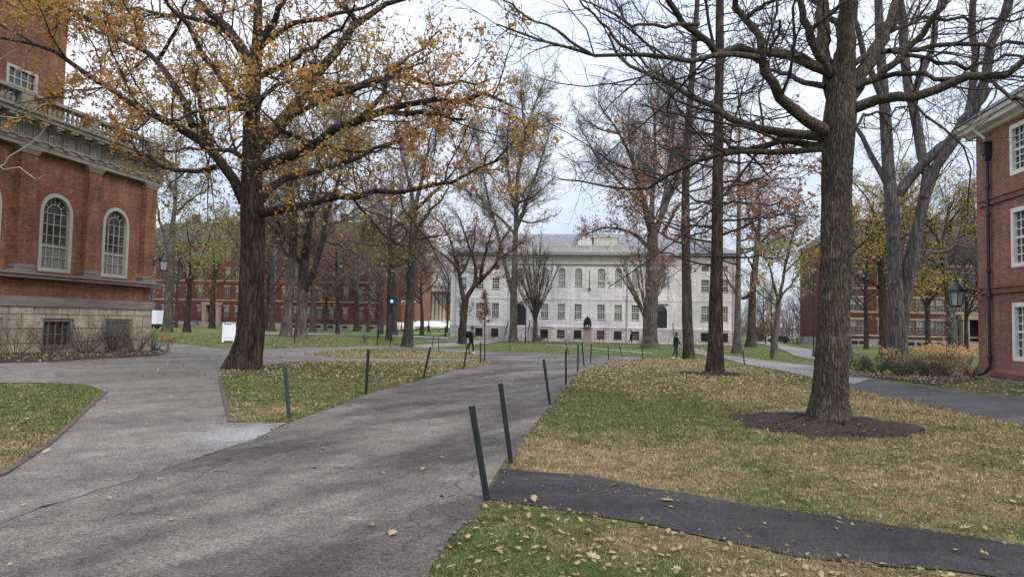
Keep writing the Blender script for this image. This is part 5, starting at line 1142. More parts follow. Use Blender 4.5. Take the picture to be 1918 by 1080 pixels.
mid('maple_tree', 'leaning tree with yellow leaves left behind the twin-stemmed elm', 1658, 652, [(1662, 652), (1656, 600), (1652, 540), (1650, 480), (1648, 430)], (9, 4),
    [([(1650, 480), (1625, 450), (1622, 430), (1635, 405), (1600, 420)], 3, .7), ([(1649, 450), (1670, 400), (1700, 370), (1740, 330)], 3, .7), ([(1648, 430), (1630, 380), (1600, 340)], 3, .7), ([(1652, 540), (1610, 520), (1580, 500)], 3, .7), ([(1655, 560), (1700, 530), (1745, 520)], 3, .7), ([(1650, 470), (1700, 440), (1760, 400)], 3, .7)], BARK_MID, TWIG_DARK, BARE(1.0, 1.3, .014, .03), dict(mat=LEAF_BRT, mul=.55, size=.26, jit=.22, on=[(1, 2.6), (2, 1.7)], mask=lambda p, r: r.random(len(p)) < .7), 85, Y=72)
mid('maple_tree', 'tree with drooping yellow branches behind the right bracket lantern', 1785, 648, [(1785, 648), (1783, 610), (1778, 560), (1770, 510), (1764, 460)], (8, 4),
    [([(1770, 510), (1740, 480), (1725, 500)], 3, .7), ([(1765, 470), (1800, 440), (1840, 430)], 3, .7), ([(1764, 460), (1740, 420), (1700, 400)], 3, .7), ([(1764, 460), (1775, 400), (1800, 350)], 3, .7), ([(1778, 560), (1805, 540), (1830, 545)], 2.5, .7), ([(1768, 490), (1740, 500), (1728, 530)], 2.5, .7)], BARK_MOSS, TWIG_DARK, BARE(.9, 1.4, .013, .03), dict(mat=LEAF_BRT, mul=.55, size=.24, jit=.2, on=[(1, 2.4), (2, 1.7)], mask=lambda p, r: r.random(len(p)) < .7), 86, Y=66)
# far trees behind the buildings: three grown once, then copied
def far_proto(label, base, H, seed, leaf=None):
    rng = np.random.default_rng(seed); b = np.array(base, float); ls = []
    t = (b+np.array([[0, 0, 0], [.1, 0, H*.15], [-.1, .1, H*.35], [.2, 0, H*.6], [0, .1, H*.85]]), np.array([.42, .36, .3, .2, .08]))
    for i in range(16):
        a = rng.uniform(0, 6.28); z = H*(.25+.5*i/16); L_ = H*.42*(1-.4*i/16)*rng.uniform(.7, 1.1); d = np.array([cos(a), sin(a), 0]); u_ = np.array([0, 0, 1.])
        p0 = b+u_*z; ls.append((np.array([p0, p0+d*L_*.3+u_*L_*.25, p0+d*L_*.6+u_*L_*.65, p0+d*L_*.8+u_*L_*1.05]), np.array([.16, .12, .08, .03])))
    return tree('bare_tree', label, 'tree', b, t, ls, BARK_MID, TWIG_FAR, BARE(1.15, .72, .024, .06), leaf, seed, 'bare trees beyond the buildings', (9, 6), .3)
fl = [('tall bare tree behind the dormitory left end', 300, 172, 30), ('bare tree behind the dormitory near the golden oak', 420, 176, 31), ('bare tree behind the dormitory middle', 540, 172, 29), ('bare tree over the dormitory roof right part', 640, 178, 32),
      ('bare tree behind the orange brick building', 735, 182, 31), ('bare tree left of the church pediment', 775, 178, 24), ('bare tree between the church and the stone hall', 838, 140, 15), ('bare tree behind the left chimney of the stone hall', 900, 132, 22),
      ('bare tree rising behind the middle of the stone hall roof', 1010, 140, 20), ('bare tree behind the right half of the stone hall roof', 1240, 140, 23), ('bare tree behind the right chimney of the stone hall', 1330, 138, 19), ('low bare tree right of the hall beyond the car', 1430, 150, 13),
      ('low bare tree in the gap left of the big bare oak', 1500, 160, 12), ('bare tree left of the banded brick dormitory', 1545, 150, 24), ('bare tree behind the banded dormitory roof', 1640, 150, 27), ('bare tree behind the banded dormitory right end', 1760, 155, 29), ('bare tree beside the white-windowed brick building', 1845, 95, 22),
      ('pale bare tree before the dormitory far left', 330, 135, 24), ('pale bare tree before the dormitory between two elms', 610, 138, 22), ('pale bare tree right of the leaning pale elm', 690, 135, 24), ('purple-grey bare tree behind the pole-like trunk', 715, 120, 22), ('pale bare tree before the banded dormitory', 1810, 100, 17), ('bare tree before the dormitory behind the split elm', 500, 128, 22), ('bare tree left of the twin-stemmed elm before the banded dormitory', 1622, 98, 20), ('bare tree right of the twin-stemmed elm before the banded dormitory', 1738, 96, 21)]
protos = []
for i, (lab, px, Y, H) in enumerate(fl):
    p = onground(px, Y)
    if i < 3:
        protos.append((far_proto(lab, p, 26, 90+i), 26)); r = protos[-1][0]; s = H/26
    else:
        src = protos[i % 3][0]; r = src.copy(); COL.objects.link(r); s = H/26; r['label'] = lab
        for chd in src.children: c = chd.copy(); COL.objects.link(c); c.parent = r
    r.location = p; r.rotation_euler = (0, 0, i*1.9); r.scale = (s*1.05, s*1.05, s)
# purple-brown thicket closing the view far off
def thicket(name, lab, x0, x1, y0, y1, h, n, seed):
    rng = np.random.default_rng(seed); x = rng.uniform(x0, x1, n); y = rng.uniform(y0, y1, n); b = np.stack([x, y, gz(x, y)-.2], 1)
    K = 5; Pn = np.zeros((n, K, 3)); Pn[:, 0] = b; d = nrm(rng.normal(size=(n, 3))*.35+np.array([0, 0, 1])); hh = h*rng.uniform(.5, 1.1, n)
    for j in range(1, K): d = nrm(d+rng.normal(size=(n, 3))*.16); Pn[:, j] = Pn[:, j-1]+d*(hh/(K-1))[:, None]
    Rn = np.outer(np.full(n, .10), np.linspace(1, .3, K)); k1 = kids(Pn, Rn, rng, .9, (25, 60), (1.5, 3.5), 5, .2, .05, .6, .03); k2 = kids(*k1, rng, 1.4, (25, 60), (.8, 2), 4, .2, .03, .6, .022)
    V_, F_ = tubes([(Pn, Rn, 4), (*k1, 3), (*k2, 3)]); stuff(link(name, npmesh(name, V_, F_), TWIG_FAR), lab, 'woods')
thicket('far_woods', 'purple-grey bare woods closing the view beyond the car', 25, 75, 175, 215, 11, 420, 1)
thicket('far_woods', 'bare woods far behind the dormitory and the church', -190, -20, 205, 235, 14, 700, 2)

# ------------------------------------------------------------------ shrubs and beds
def shrub(name, label, b, h, wd, n, seed, twig, leaf=None, per=0, lsize=.06, group=None, top=False, stiff=.18, rm=.004):
    rng = np.random.default_rng(seed); b = np.array(b, float); o = thing(name, label, 'shrub', b, 0, group)
    K = 5; a = rng.uniform(0, 2*pi, n); r = np.sqrt(rng.random(n)); P0 = np.zeros((n, K, 3)); P0[:, 0, :2] = np.stack([np.cos(a), np.sin(a)], 1)*(r*wd*.12)[:, None]; P0[:, 0, 2] = -.05
    d = nrm(np.stack([np.cos(a)*r*wd*.5, np.sin(a)*r*wd*.5, np.full(n, h)*(1-.25*r)], 1)); hh = h*rng.uniform(.65, 1.1, n)
    for j in range(1, K): d = nrm(d+rng.normal(size=(n, 3))*stiff*.6+np.stack([np.cos(a), np.sin(a), 0*a], 1)*.05); P0[:, j] = P0[:, j-1]+d*(hh/(K-1))[:, None]
    R0 = np.outer(np.full(n, rm*2.2), np.linspace(1, .35, K)); k1 = kids(P0, R0, rng, 5/h, (20, 50), (.25*h, .5*h), 4, .18, .06, .7, rm); k2 = kids(*k1, rng, 9/h, (25, 55), (.1*h, .22*h), 3, .2, .03, .7, rm*.8)
    V_, F_ = tubes([(P0, R0, 4), (*k1, 3), (*k2, 3)]); link('stems', npmesh('stems', V_, F_), twig, o)
    if leaf:
        p = np.concatenate([pts_on(k1[0], rng, per, .03), pts_on(k2[0], rng, per*.7, .03)]); p = p[rng.random(len(p)) < (np.clip((p[:, 2]/h-.55)*3, .05, 1) if top else 1)]
        V_, F_ = leafmesh(p, lsize, rng, 1.5); link('foliage', npmesh('foliage', V_, F_), leaf, o)
    return o
GS = 'bare shrubs along the granite base'
for i, (Yb, dx, h, wd, n, lab) in enumerate([(24.2, 1.0, 1.35, 1.7, 34, 'bare reddish shrub at the very left of the granite base'), (26.0, .95, 1.5, 1.7, 40, 'bare shrub left of the barred basement window'), (27.9, 1.0, 1.45, 1.9, 44, 'bare shrub in front of the barred basement window right jamb'),
     (29.6, 1.0, 1.6, 1.7, 46, 'largest bare shrub between the basement window and the louvred vent'), (31.3, .95, 1.4, 1.7, 42, 'bare shrub in front of the louvred vent'), (32.7, .9, 1.1, 1.2, 30, 'bare shrub at the granite corner of the brick hall'), (33.9, .85, .85, .8, 14, 'small bare shrub at the outer end of the mulch bed')]):
    x = XL+.1+dx; shrub('bare_shrub', lab, (x, Yb, float(gz(x, Yb))), h, wd, n, 200+i, TWIG_RED, LEAF_RUST, .12, .05, GS)
GR = 'shrubs in the bed by the white-windowed house'
for i, (px, py, h, wd, n, kind, lab) in enumerate([(1606, 694, .75, 1.3, 40, 0, 'low green-leaved shrub at the left end of the shrub bed'), (1642, 697, .8, 1.4, 42, 0, 'second low grey-green shrub from the left end of the bed'), (1668, 692, 1.05, 1.2, 40, 1, 'brown-leaved shrub in front of the twin-stemmed elm'),
     (1700, 698, 1.0, 1.3, 44, 2, 'bushy brown shrub between the elm and the orange shrubs'), (1722, 690, 1.2, 1.1, 40, 1, 'twiggy shrub with a few orange leaves beside the elm'), (1750, 690, 1.3, 1.2, 44, 3, 'bright orange-leaved shrub at the middle of the bed'), (1780, 691, 1.3, 1.2, 44, 3, 'orange-leaved shrub below the right bracket lantern'),
     (1808, 693, 1.25, 1.1, 40, 3, 'orange-tipped shrub closest to the brick corner'), (1768, 704, .9, 1.2, 46, 2, 'grey-brown low shrub in front of the orange shrubs'), (1735, 704, .75, 1.1, 40, 0, 'low mixed green shrub in front of the orange shrubs'), (1815, 704, .8, 1.2, 44, 2, 'brown twiggy shrub at the foot of the brick corner'), (1690, 704, .6, 1.0, 36, 0, 'smallest green shrub at the mulch edge')]):
    b = G(px, py); lf, pr, ls = ((LEAF_SHR, 2.2, .06), (LEAF_ORG, 2.4, .075), (LEAF_ORG, .8, .06), (LEAF_ORG, 3.4, .095))[kind]
    shrub('garden_shrub', lab, b, h, wd, n, 230+i, TWIG_GREY if kind != 2 else TWIG_RED, lf, pr, ls, GR, kind in (1, 3))
b = G(1424, 640); shrub('autumn_shrub', 'tall orange and green autumn shrub beside the stone hall right corner', b, 4.0, 3.6, 46, 260, TWIG_RED, LEAF_GY, 2.6, .22, rm=.012)
b = G(1492, 645); shrub('bare_shrub', 'wide many-stemmed bare shrub in front of the parked dark car', b, 4.6, 5.0, 13, 261, TWIG_DARK, None, rm=.018)
for i, (px, Y, h, lab) in enumerate([(1010, 98.6, .9, 'low planting at the left foot of the stone hall'), (1215, 98.6, 1.0, 'low planting at the right foot of the stone hall')]):
    b = onground(px, Y); shrub('foundation_shrub', lab, b, h, 2.5, 40, 270+i, TWIG_RED, LEAF_SHR, .6, .1, rm=.01)
b = onground(1772, 31.5); t_ = (np.array([b, b+[.02, 0, .9], b+[.0, .03, 1.9], b+[.05, 0, 2.8]]), np.array([.022, .016, .01, .005]))
tree('young_tree', 'thin sapling with a few pale leaves behind the shrub bed', 'tree', b, t_, [], BARK_GREY, TWIG_GREY, [dict(dens=.1, ln=(.5, .9), trunk=9, tt0=.4, ang=(40, 70), k=4, wig=.2, up=.05, rmin=.005), dict(dens=3, ang=(30, 60), ln=(.15, .3), k=3, wig=.2, up=0, rmin=.003)], dict(mat=LEAF_PALE, size=.08, jit=.03, on=[(0, 2.5), (1, 1.2)]), 280, None, (8, 5), .1)
# a sapling just outside the frame reaches in with two pale twigs
bq = np.array([-10.6, 9.2, 0.0])
tq_ = (np.array([bq, bq+[.02, 0, 1.2], bq+[.05, .05, 2.6], bq+[0, .05, 4.4]]), np.array([.05, .04, .028, .01]))
Yq = 9.3
lq = [pxl([(-160, 390), (-60, 335), (0, 299), (40, 280), (62, 262), (78, 250), (88, 236)], Yq, 2.2, .9), pxl([(-170, 300), (-60, 300), (0, 311), (30, 322), (60, 327), (86, 327)], Yq, 2.2, .7), pxl([(-160, 230), (-60, 222), (0, 219), (40, 213), (90, 194)], Yq, 1.6, .6), pxl([(-160, 230), (-60, 145), (0, 105), (20, 95), (40, 88)], Yq, 1.4, .6)]
tree('young_tree', 'pale smooth-barked sapling whose thin twigs reach in before the brick hall', 'tree', bq, tq_, lq, PALETWIG, PALETWIG, [dict(dens=.5, ang=(25, 50), ln=(.15, .3), k=4, wig=.1, up=.02, rmin=.003, trunk=1.5)], None, 281, None, (10, 6), .2)

# ------------------------------------------------------------------ fence posts
pmx = MB(); wv_, dv, tk = .026, .03, .008
pmx.prism([(-wv_, -.012), (wv_, -.012), (wv_, dv), (wv_-tk, dv), (wv_-tk, 0), (-wv_+tk, 0), (-wv_+tk, dv), (-wv_, dv)], -.12, .9, 'z')
PME = pmx.mesh('fence_post')
PG = 'channel-steel fence posts along the lawns'
def post(base, top, label, m=POSTM, group=PG, ht=None):
    b = G(*base) if ht is None else onground(base[0], ht); t = P(top[0], top[1], b[1]); d = Vector(t-b); Ln = d.length
    me = PME
    if m is not POSTM: me = PME.copy(); me.materials.clear()
    o = link('fence_post', me, m); o.location = b; o.rotation_euler = (Vector((0, 0, 1)).rotation_difference(d.normalized())).to_euler(); o.scale = (1, 1, Ln/.9)
    return tag(o, label, 'post', group)
for bs_, tp_, lab in [((912, 936), (883, 760), 'nearest leaning fence post at the corner of the new asphalt path'), ((957, 867), (937, 718), 'leaning fence post just beyond the new asphalt path'), ((1030, 758), (1018, 673), 'leaning fence post at the road edge halfway up the right lawn'),
    ((1060, 722), (1060, 655), 'upright fence post where the right lawn begins to curve'), ((1082, 697), (1083, 645), 'thin upright post just past the curve of the right lawn'), ((1094, 686), (1090, 642), 'slightly leaning post second past the curve of the right lawn'), ((1106, 680), (1108, 645), 'post third past the curve of the right lawn'),
    ((1140, 675), (1139, 646), 'post at the far crest of the right lawn'), ((1166, 670), (1159, 643), 'left-leaning post with a cord at the crossing path'), ((1203, 672), (1203, 648), 'post in front of the broad grey elm'), ((1066, 665), (1058, 638), 'left-leaning post in front of the seated statue'),
    ((1395, 685), (1391, 655), 'post beside the pale side path right of the slim oak'), ((685, 738), (690, 654), 'tall dark post in the middle of the leafy island edge'), ((793, 709), (806, 650), 'right-leaning post on the leafy island edge'),
    ((868, 691), (876, 643), 'right-leaning post before the walker'), ((900, 680), (900, 640), 'upright post at the far tip of the leafy island beside the young tree'), ((879, 666), (878, 642), 'thin post right beside the walker legs'), ((809, 653), (812, 628), 'right-leaning post left one of the pair by the grey-trunked tree'),
    ((822, 657), (821, 631), 'upright post right one of the pair by the grey-trunked tree'), ((707, 649), (707, 624), 'post on the lawn right of the fire hydrant'), ((730, 650), (734, 628), 'leaning post below the emergency call post'), ((955, 659), (955, 637), 'post in front of the forked grey elm'), ((552, 643), (552, 620), 'thin post before the split pale elm')]:
    post(bs_, tp_, lab)
post((541, 783), (533, 688), 'blue-grey painted fence post at the front tip of the leafy island', POSTBLUE)
o = post((1325, 673), (1314, 650), 'pale leaning stake left of the slim oak trunk', PALESTAKE, None)
for i, (px, py) in enumerate([(969, 637), (977, 637), (991, 637), (1025, 638), (1066, 640), (1123, 641), (1155, 642), (1238, 645), (1246, 645), (1253, 645)]):
    post((px, py), (px, py-12), 'short thin post in the row along the foot of the stone hall', POSTM, 'short posts along the stone hall', 93)
mb = MB(); p0 = P(1160, 645, G(1166, 670)[1]); p1 = P(1203, 652, G(1203, 672)[1])
cor = MB(); q = [p0+(p1-p0)*t+np.array([0, 0, -.25*4*t*(1-t)]) for t in np.linspace(0, 1, 9)]; cor.tube([tuple(x) for x in q], .012, 4)
tag(cor.build('cord', PALESTAKE), 'pale cord sagging between two posts before the broad grey elm', 'cord')
bo = MB(); bo.lathe([(.11, -.1), (.11, .9), (.12, .92), (.12, .98), (.08, 1.06), (.02, 1.09)], n=12); BME = bo.mesh('bollard', True)
for px, py, lab in [(834, 632, 'black iron bollard at the left corner of the stone hall'), (822, 621, 'black bollard in front of the white canopy'), (1434, 645, 'black bollard left of the park lamp by the side path')]:
    o = link('bollard', BME, BLACKM); o.location = G(px, py); o.scale = (1, 1, 1.35); tag(o, lab, 'bollard', 'black bollards')

# ------------------------------------------------------------------ lanterns and lamps
def lantern(name, label, c, wall, wd, ht, cat='lantern'):
    """bracket lantern: c = centre of the glass, wall = where the arm meets the wall"""
    o = thing(name, label, cat, c); c = np.array(c); wl = np.array(wall)-c
    g = MB(); w0, w1, h = wd*.30, wd*.46, ht*.5; ng = 6
    ring = lambda r, z: [(r*cos(2*pi*i/ng+.3), r*sin(2*pi*i/ng+.3), z) for i in range(ng)]
    a, b = ring(w0, -h/2), ring(w1, h/2); g.add(a+b, [(i, (i+1) % ng, ng+(i+1) % ng, ng+i) for i in range(ng)] + [tuple(range(ng))[::-1]]); g.build('lamp_glass', LAMPGLASS, o)
    f = MB()
    for i in range(ng): f.tube([a[i], b[i]], wd*.03, 5); f.tube([a[i], a[(i+1) % ng]], wd*.03, 5); f.tube([b[i], b[(i+1) % ng]], wd*.035, 5)
    f.lathe([(w0*1.05, -h/2-.05*ht), (w0*1.05, -h/2-.005)], n=ng); f.build('frame', BLACKM, o)
    r = MB(); r.lathe([(w1*1.18, h/2), (w1*1.18, h/2+.03*ht), (w1*.95, h/2+.12*ht), (w1*.45, h/2+.30*ht), (w1*.3, h/2+.33*ht), (w1*.3, h/2+.4*ht), (w1*.12, h/2+.43*ht), (w1*.16, h/2+.47*ht), (.005, h/2+.52*ht)], n=12); r.build('lamp_roof', BLACKM, o, True)
    m = MB(); top = np.array([0, 0, h/2+.25*ht]); wl2 = wl.copy(); m.tube([tuple(top), tuple(top*.5+wl2*.5), tuple(wl2)], .022, 6)
    m.tube([tuple(wl2+[0, 0, -.35]), tuple(wl2*.75+top*.25+[0, 0, -.22]), tuple(wl2*.45+top*.55+[0, 0, -.02])], .014, 6); m.build('bracket', BLACKM, o, True)
    return o
c = P(306, 497, 33.3); lantern('wall_lantern', 'black bracket lantern on the far corner of the brick hall', c, (XL+.1, 33.3, float(P(282, 491, 33.3)[2])), .46, .98)
c = P(1791, 559, 29.7); lantern('wall_lantern', 'black bracket lantern on the corner of the white-windowed house', c, (XR-.02, 29.7, float(P(1830, 549, 29.7)[2])), .62, 1.15)
def streetlamp(label, px, Y, ytop, wd, pr=.06, flat=False):
    b = onground(px, Y); h = float(P(px, ytop, Y)[2])-b[2]; o = thing('street_lamp', label, 'lamp', b)
    m = MB(); m.lathe([(pr*2, -.2), (pr*2, .5), (pr*1.3, .6), (pr, .7), (pr*.8, h-wd*.7)], n=10); m.lathe([(pr*1.6, 0), (pr*1.9, .05), (pr*1.6, .15)], (0, 0, h-wd*1.1), 10); m.build('pole', BLACKM if not flat else BLACKM, o, True)
    d = MB()
    if flat: d.lathe([(.1, -.16), (wd/2, -.12), (wd/2, -.02), (.05, 0)], (0, 0, h), 14)
    else: d.lathe([(wd*.18, -.62*wd), (wd*.5, -.45*wd), (wd*.5, -.38*wd), (wd*.44, -.2*wd), (wd*.3, -.06*wd), (.02, 0)], (0, 0, h), 16)
    d.build('lamp_head', HYDR, o, True)
    if not flat:
        g = MB(); g.lathe([(wd*.16, -.85*wd), (wd*.22, -.7*wd), (wd*.22, -.621*wd)], (0, 0, h), 12); g.build('lamp_glass', LAMPGLASS, o, True)
streetlamp('domed park lamp seen behind the far corner of the brick hall', 282, 52, 482, .62)
streetlamp('domed park lamp behind the emergency call post', 731, 66, 505, .75)
streetlamp('domed lamp left of the big bare oak trunk', 1524, 62, 502, .6)
streetlamp('domed park lamp beside the small leaning maple', 1445, 56, 556, .46)
streetlamp('slim flat-topped lamp before the left half of the stone hall', 985, 91, 553, .6, .07, True)
# emergency call post
b = G(731, 641); Yb = b[1]; o = thing('call_post', 'emergency call post with a lit blue lamp and a cross arm', 'call post', b); k = Yb/F
m = MB(); hp = float(P(731, 560, Yb)[2]-b[2]); m.tube([(0, 0, -.2), (0, 0, hp)], .06, 8); m.box(-13*k, 11*k, -.05, .05, hp-.02, hp+.10); m.build('post', PIPE, o)
m = MB(); m.lathe([(.05, 0), (.13, .03), (.13, .2), (.05, .28)], (1.5*k, -.12, hp-.33), 10); m.build('blue_lamp', BLUELAMP, o, True)
m = MB(); m.box(-.2, .2, -.18, -.061, hp-1.15, hp-.45); m.build('phone_box', BLACKM, o, bevel=.01)
m = MB(); m.box(.28, 12*k, -.04, .03, hp-.75, hp-.03); m.build('sign_plate', POSTBLUE, o)
# A-frame sign
b = G(428, 640); kA = b[1]/F; o = thing('sign_board', 'blank white A-frame sign board standing on the grass left of the golden oak', 'sign', b, math.atan2(-b[0], b[1]))
hw, hh_ = 12.5*kA, 37*kA
def leanbox(mb, x0, x1, z0, z1, off, th, s=1):
    y = lambda z: s*((hh_-z)*.15+off); mb.add([(x0, y(z0)-th, z0), (x1, y(z0)-th, z0), (x1, y(z0), z0), (x0, y(z0), z0), (x0, y(z1)-th, z1), (x1, y(z1)-th, z1), (x1, y(z1), z1), (x0, y(z1), z1)], [(0, 3, 2, 1), (4, 5, 6, 7), (0, 1, 5, 4), (1, 2, 6, 5), (2, 3, 7, 6), (3, 0, 4, 7)])
m = MB(); leanbox(m, -hw, hw, .08, hh_*.93, .02, .04, -1)
for s in (-1, 1): leanbox(m, s*hw-.12*(s > 0), s*hw+.12*(s < 0), -.02, .081, .02, .05, -1); leanbox(m, s*hw*.95-.1*(s > 0), s*hw*.95+.1*(s < 0), hh_*.93, hh_*1.02, .02, .05, -1)
leanbox(m, -hw*.82, hw*.82, .25, hh_*.85, .035, .04, -1)
m.build('front_panel', WHITEP, o, bevel=.008)
m = MB(); leanbox(m, -hw, hw, 0, hh_*.93, .02, .04, 1); m.build('back_panel', WHITEP, o, bevel=.008)
m = MB(); m.tube([(-.18, -.03, hh_*.93), (-.16, -.03, hh_*1.03), (.16, -.03, hh_*1.03), (.18, -.03, hh_*.93)], .035, 6); m.build('handle', WHITEP, o)
# hydrant
b = G(684, 642); o = thing('fire_hydrant', 'grey fire hydrant on the lawn before the dormitory', 'hydrant', b); o.scale = (1.1, 1.1, 1.1)
m = MB(); m.lathe([(.2, -.05), (.2, .05), (.14, .07), (.14, .5), (.18, .52), (.18, .57), (.15, .6), (.12, .72), (.05, .78), (.05, .84), (.01, .85)], n=14); m.build('barrel', HYDR, o, True)
m = MB(); m.tube([(-.22, 0, .42), (.22, 0, .42)], .075, 10); m.tube([(0, -.28, .4), (0, 0, .4)], .09, 10); m.tube([(-.25, 0, .42), (-.21, 0, .42)], .095, 8); m.tube([(.21, 0, .42), (.25, 0, .42)], .095, 8); m.build('outlets', HYDR, o, True)
b = G(307, 637); m = MB(); m.lathe([(.17, 0), (.17, .03), (.11, .035), (.09, .2), (.055, .36), (.02, .38)], n=12); o = m.build('traffic_cone', REDM, None, True); o.location = b; tag(o, 'small orange cone at the lawn edge behind the brick hall', 'cone')
b = G(1110, 690)

# ------------------------------------------------------------------ car and truck
def wheel(parent, x, y, r, wd=.2):
    t = MB(); t.lathe([(r*.62, -wd/2), (r*.95, -wd/2), (r, -wd*.3), (r, wd*.3), (r*.95, wd/2), (r*.62, wd/2)], n=18); me = t.mesh('tyre', True)
    me.transform(Matrix.Translation((x, y, r)) @ Matrix.Rotation(pi/2, 4, 'X')); wl = link('wheel', me, RUBBER, parent)
    h = MB(); h.lathe([(r*.1, -wd*.42), (r*.62, -wd*.4), (r*.62, wd*.4), (r*.1, wd*.42)], n=12); me = h.mesh('rim', True); me.transform(Matrix.Translation((x, y, r)) @ Matrix.Rotation(pi/2, 4, 'X')); link('rim', me, PIPE, wl)
b = G(1458, 642); Yc = b[1]; cl = 37*Yc/F; o = thing('parked_car', 'dark parked car on the far roadway beyond the leaning maple', 'car', b, radians(-8))
s = cl/4.6
m = MB()
body = [(-2.25, .35), (-2.3, .75), (-2.1, .95), (-1.0, 1.08), (-.35, 1.62), (1.5, 1.66), (2.15, 1.12), (2.28, .95), (2.28, .4)]
m.prism([(x*s, z*s) for x, z in body], -.85*s, .85*s, 'y'); m.build('body', CARGREY, o, bevel=.06*s)
m = MB()
for y in (-.853, .853):
    m.add([(x*s, y*s, z*s) for x, z in [(-.85, 1.1), (-.28, 1.55), (.35, 1.57), (.35, 1.12)]] + [(x*s, y*s, z*s) for x, z in [(.45, 1.12), (.45, 1.57), (1.4, 1.58), (1.9, 1.14)]], [(0, 1, 2, 3), (4, 5, 6, 7)])
m.add([(-1.02*s, -.75*s, 1.13*s), (-1.02*s, .75*s, 1.13*s), (-.42*s, .7*s, 1.6*s), (-.42*s, -.7*s, 1.6*s)], [(0, 1, 2, 3)]); m.build('windows', GLASS, o)
for y in (-.62, .62): h = MB(); h.box((-2.32)*s, (-2.2)*s, (y-.17)*s, (y+.17)*s, .68*s, .82*s); h.build('headlight', WHITEP, o, bevel=.02)
for x in (-1.45, 1.45):
    for y in (-.8, .8): wheel(o, x*s, y*s, .34*s, .22*s)
b = onground(286, 118); o = thing('box_truck', 'white box truck parked behind the brick hall corner', 'truck', b)
m = MB(); m.box(-3.0, 1.6, -1.2, 1.2, .95, 3.5); m.build('cargo_box', WHITEP, o, bevel=.04)
m = MB(); m.prism([(-4.6, .6), (-4.6, 1.5), (-4.2, 2.5), (-3.05, 2.6), (-3.05, .6)], -1.1, 1.1, 'y'); m.build('cab', WHITEP, o, bevel=.05)
m = MB(); m.box(-4.5, 1.5, -.5, .5, .5, .94); m.box(1.4, 1.6, -1.1, 1.1, .5, .7); m.build('chassis', BLACKM, o)
m = MB(); m.quad((-4.5, -1.103, 1.55), (-3.4, -1.103, 1.55), (-3.4, -1.103, 2.4), (-4.15, -1.103, 2.4)); m.build('cab_window', GLASS, o)
for x in (-3.8, .3):
    for y in (-.95, .95): wheel(o, x, y, .45, .3)

# ------------------------------------------------------------------ people and the seated statue
def skinned(name, nodes_, mat_, parent, sub=1):
    """nodes_: list of (position, radius, index of parent node or None); one continuous skinned surface"""
    me = bpy.data.meshes.new(name); me.from_pydata([tuple(n[0]) for n in nodes_], [(n[2], i) for i, n in enumerate(nodes_) if n[2] is not None], [])
    o = bpy.data.objects.new(name, me); COL.objects.link(o)
    md = o.modifiers.new('skin', 'SKIN'); md.use_smooth_shade = True; md.branch_smoothing = .3
    for i, n in enumerate(nodes_):
        sv = me.skin_vertices[0].data[i]; r = n[1]; sv.radius = (r, r) if not hasattr(r, '__len__') else r; sv.use_root = n[2] is None
    ss = o.modifiers.new('sub', 'SUBSURF'); ss.levels = sub; ss.render_levels = sub
    bpy.context.view_layer.update(); dg = bpy.context.evaluated_depsgraph_get()
    m2 = bpy.data.meshes.new_from_object(o.evaluated_get(dg)); bpy.data.objects.remove(o); bpy.data.meshes.remove(me); m2.name = name
    m2.materials.clear(); m2.polygons.foreach_set('use_smooth', np.ones(len(m2.polygons), bool)); return link(name, m2, mat_, parent)
V3 = lambda *a: np.array(a, float)
def pose(legs, arms, lean=0.0, H=1.0, nod=.0):
    """joints facing +X. legs/arms: [(upper angle, lower angle) for right(-y), left(+y)], degrees forward from straight down"""
    J = {}; fwd = lambda a, l: V3(sin(radians(a))*l, 0, -cos(radians(a))*l); ln = V3(sin(radians(lean)), 0, cos(radians(lean)))
    J['pel'] = V3(0, 0, .93); J['waist'] = J['pel']+ln*.16; J['chest'] = J['pel']+ln*.38; J['neck'] = J['pel']+ln*.55; J['head0'] = J['neck']+ln*.07+V3(.015, 0, 0); J['head1'] = J['head0']+V3(.03+nod, 0, .11); J['crown'] = J['head1']+V3(-.02, 0, .075); J['nose'] = J['head1']+V3(.095, 0, -.03); J['chin'] = J['head0']+V3(.06, 0, .01)
    for s, nm, (a, b_), (c, d) in ((-1, 'r', *[legs[0], arms[0]]), (1, 'l', *[legs[1], arms[1]])):
        h = J['pel']+V3(0, s*.09, -.04); k = h+fwd(a, .43); an = k+fwd(b_, .42); J['hip'+nm], J['knee'+nm], J['ank'+nm] = h, k, an; J['heel'+nm] = an+V3(-.05, 0, -.04); J['toe'+nm] = an+V3(.17, 0, -.045)
        sh = J['pel']+ln*.48+V3(0, s*.17, 0); el = sh+fwd(c, .29)+V3(0, s*.04, 0); wr = el+fwd(d, .26); J['sh'+nm], J['el'+nm], J['wr'+nm] = sh, el, wr; J['hdir'+nm] = nrm(wr-el)
    z0 = min(J['heelr'][2], J['heell'][2], J['toer'][2], J['toel'][2])-.035
    for k in J:
        if not k.startswith('hdir'): J[k] = (J[k]-V3(0, 0, z0))*H
    return J, H
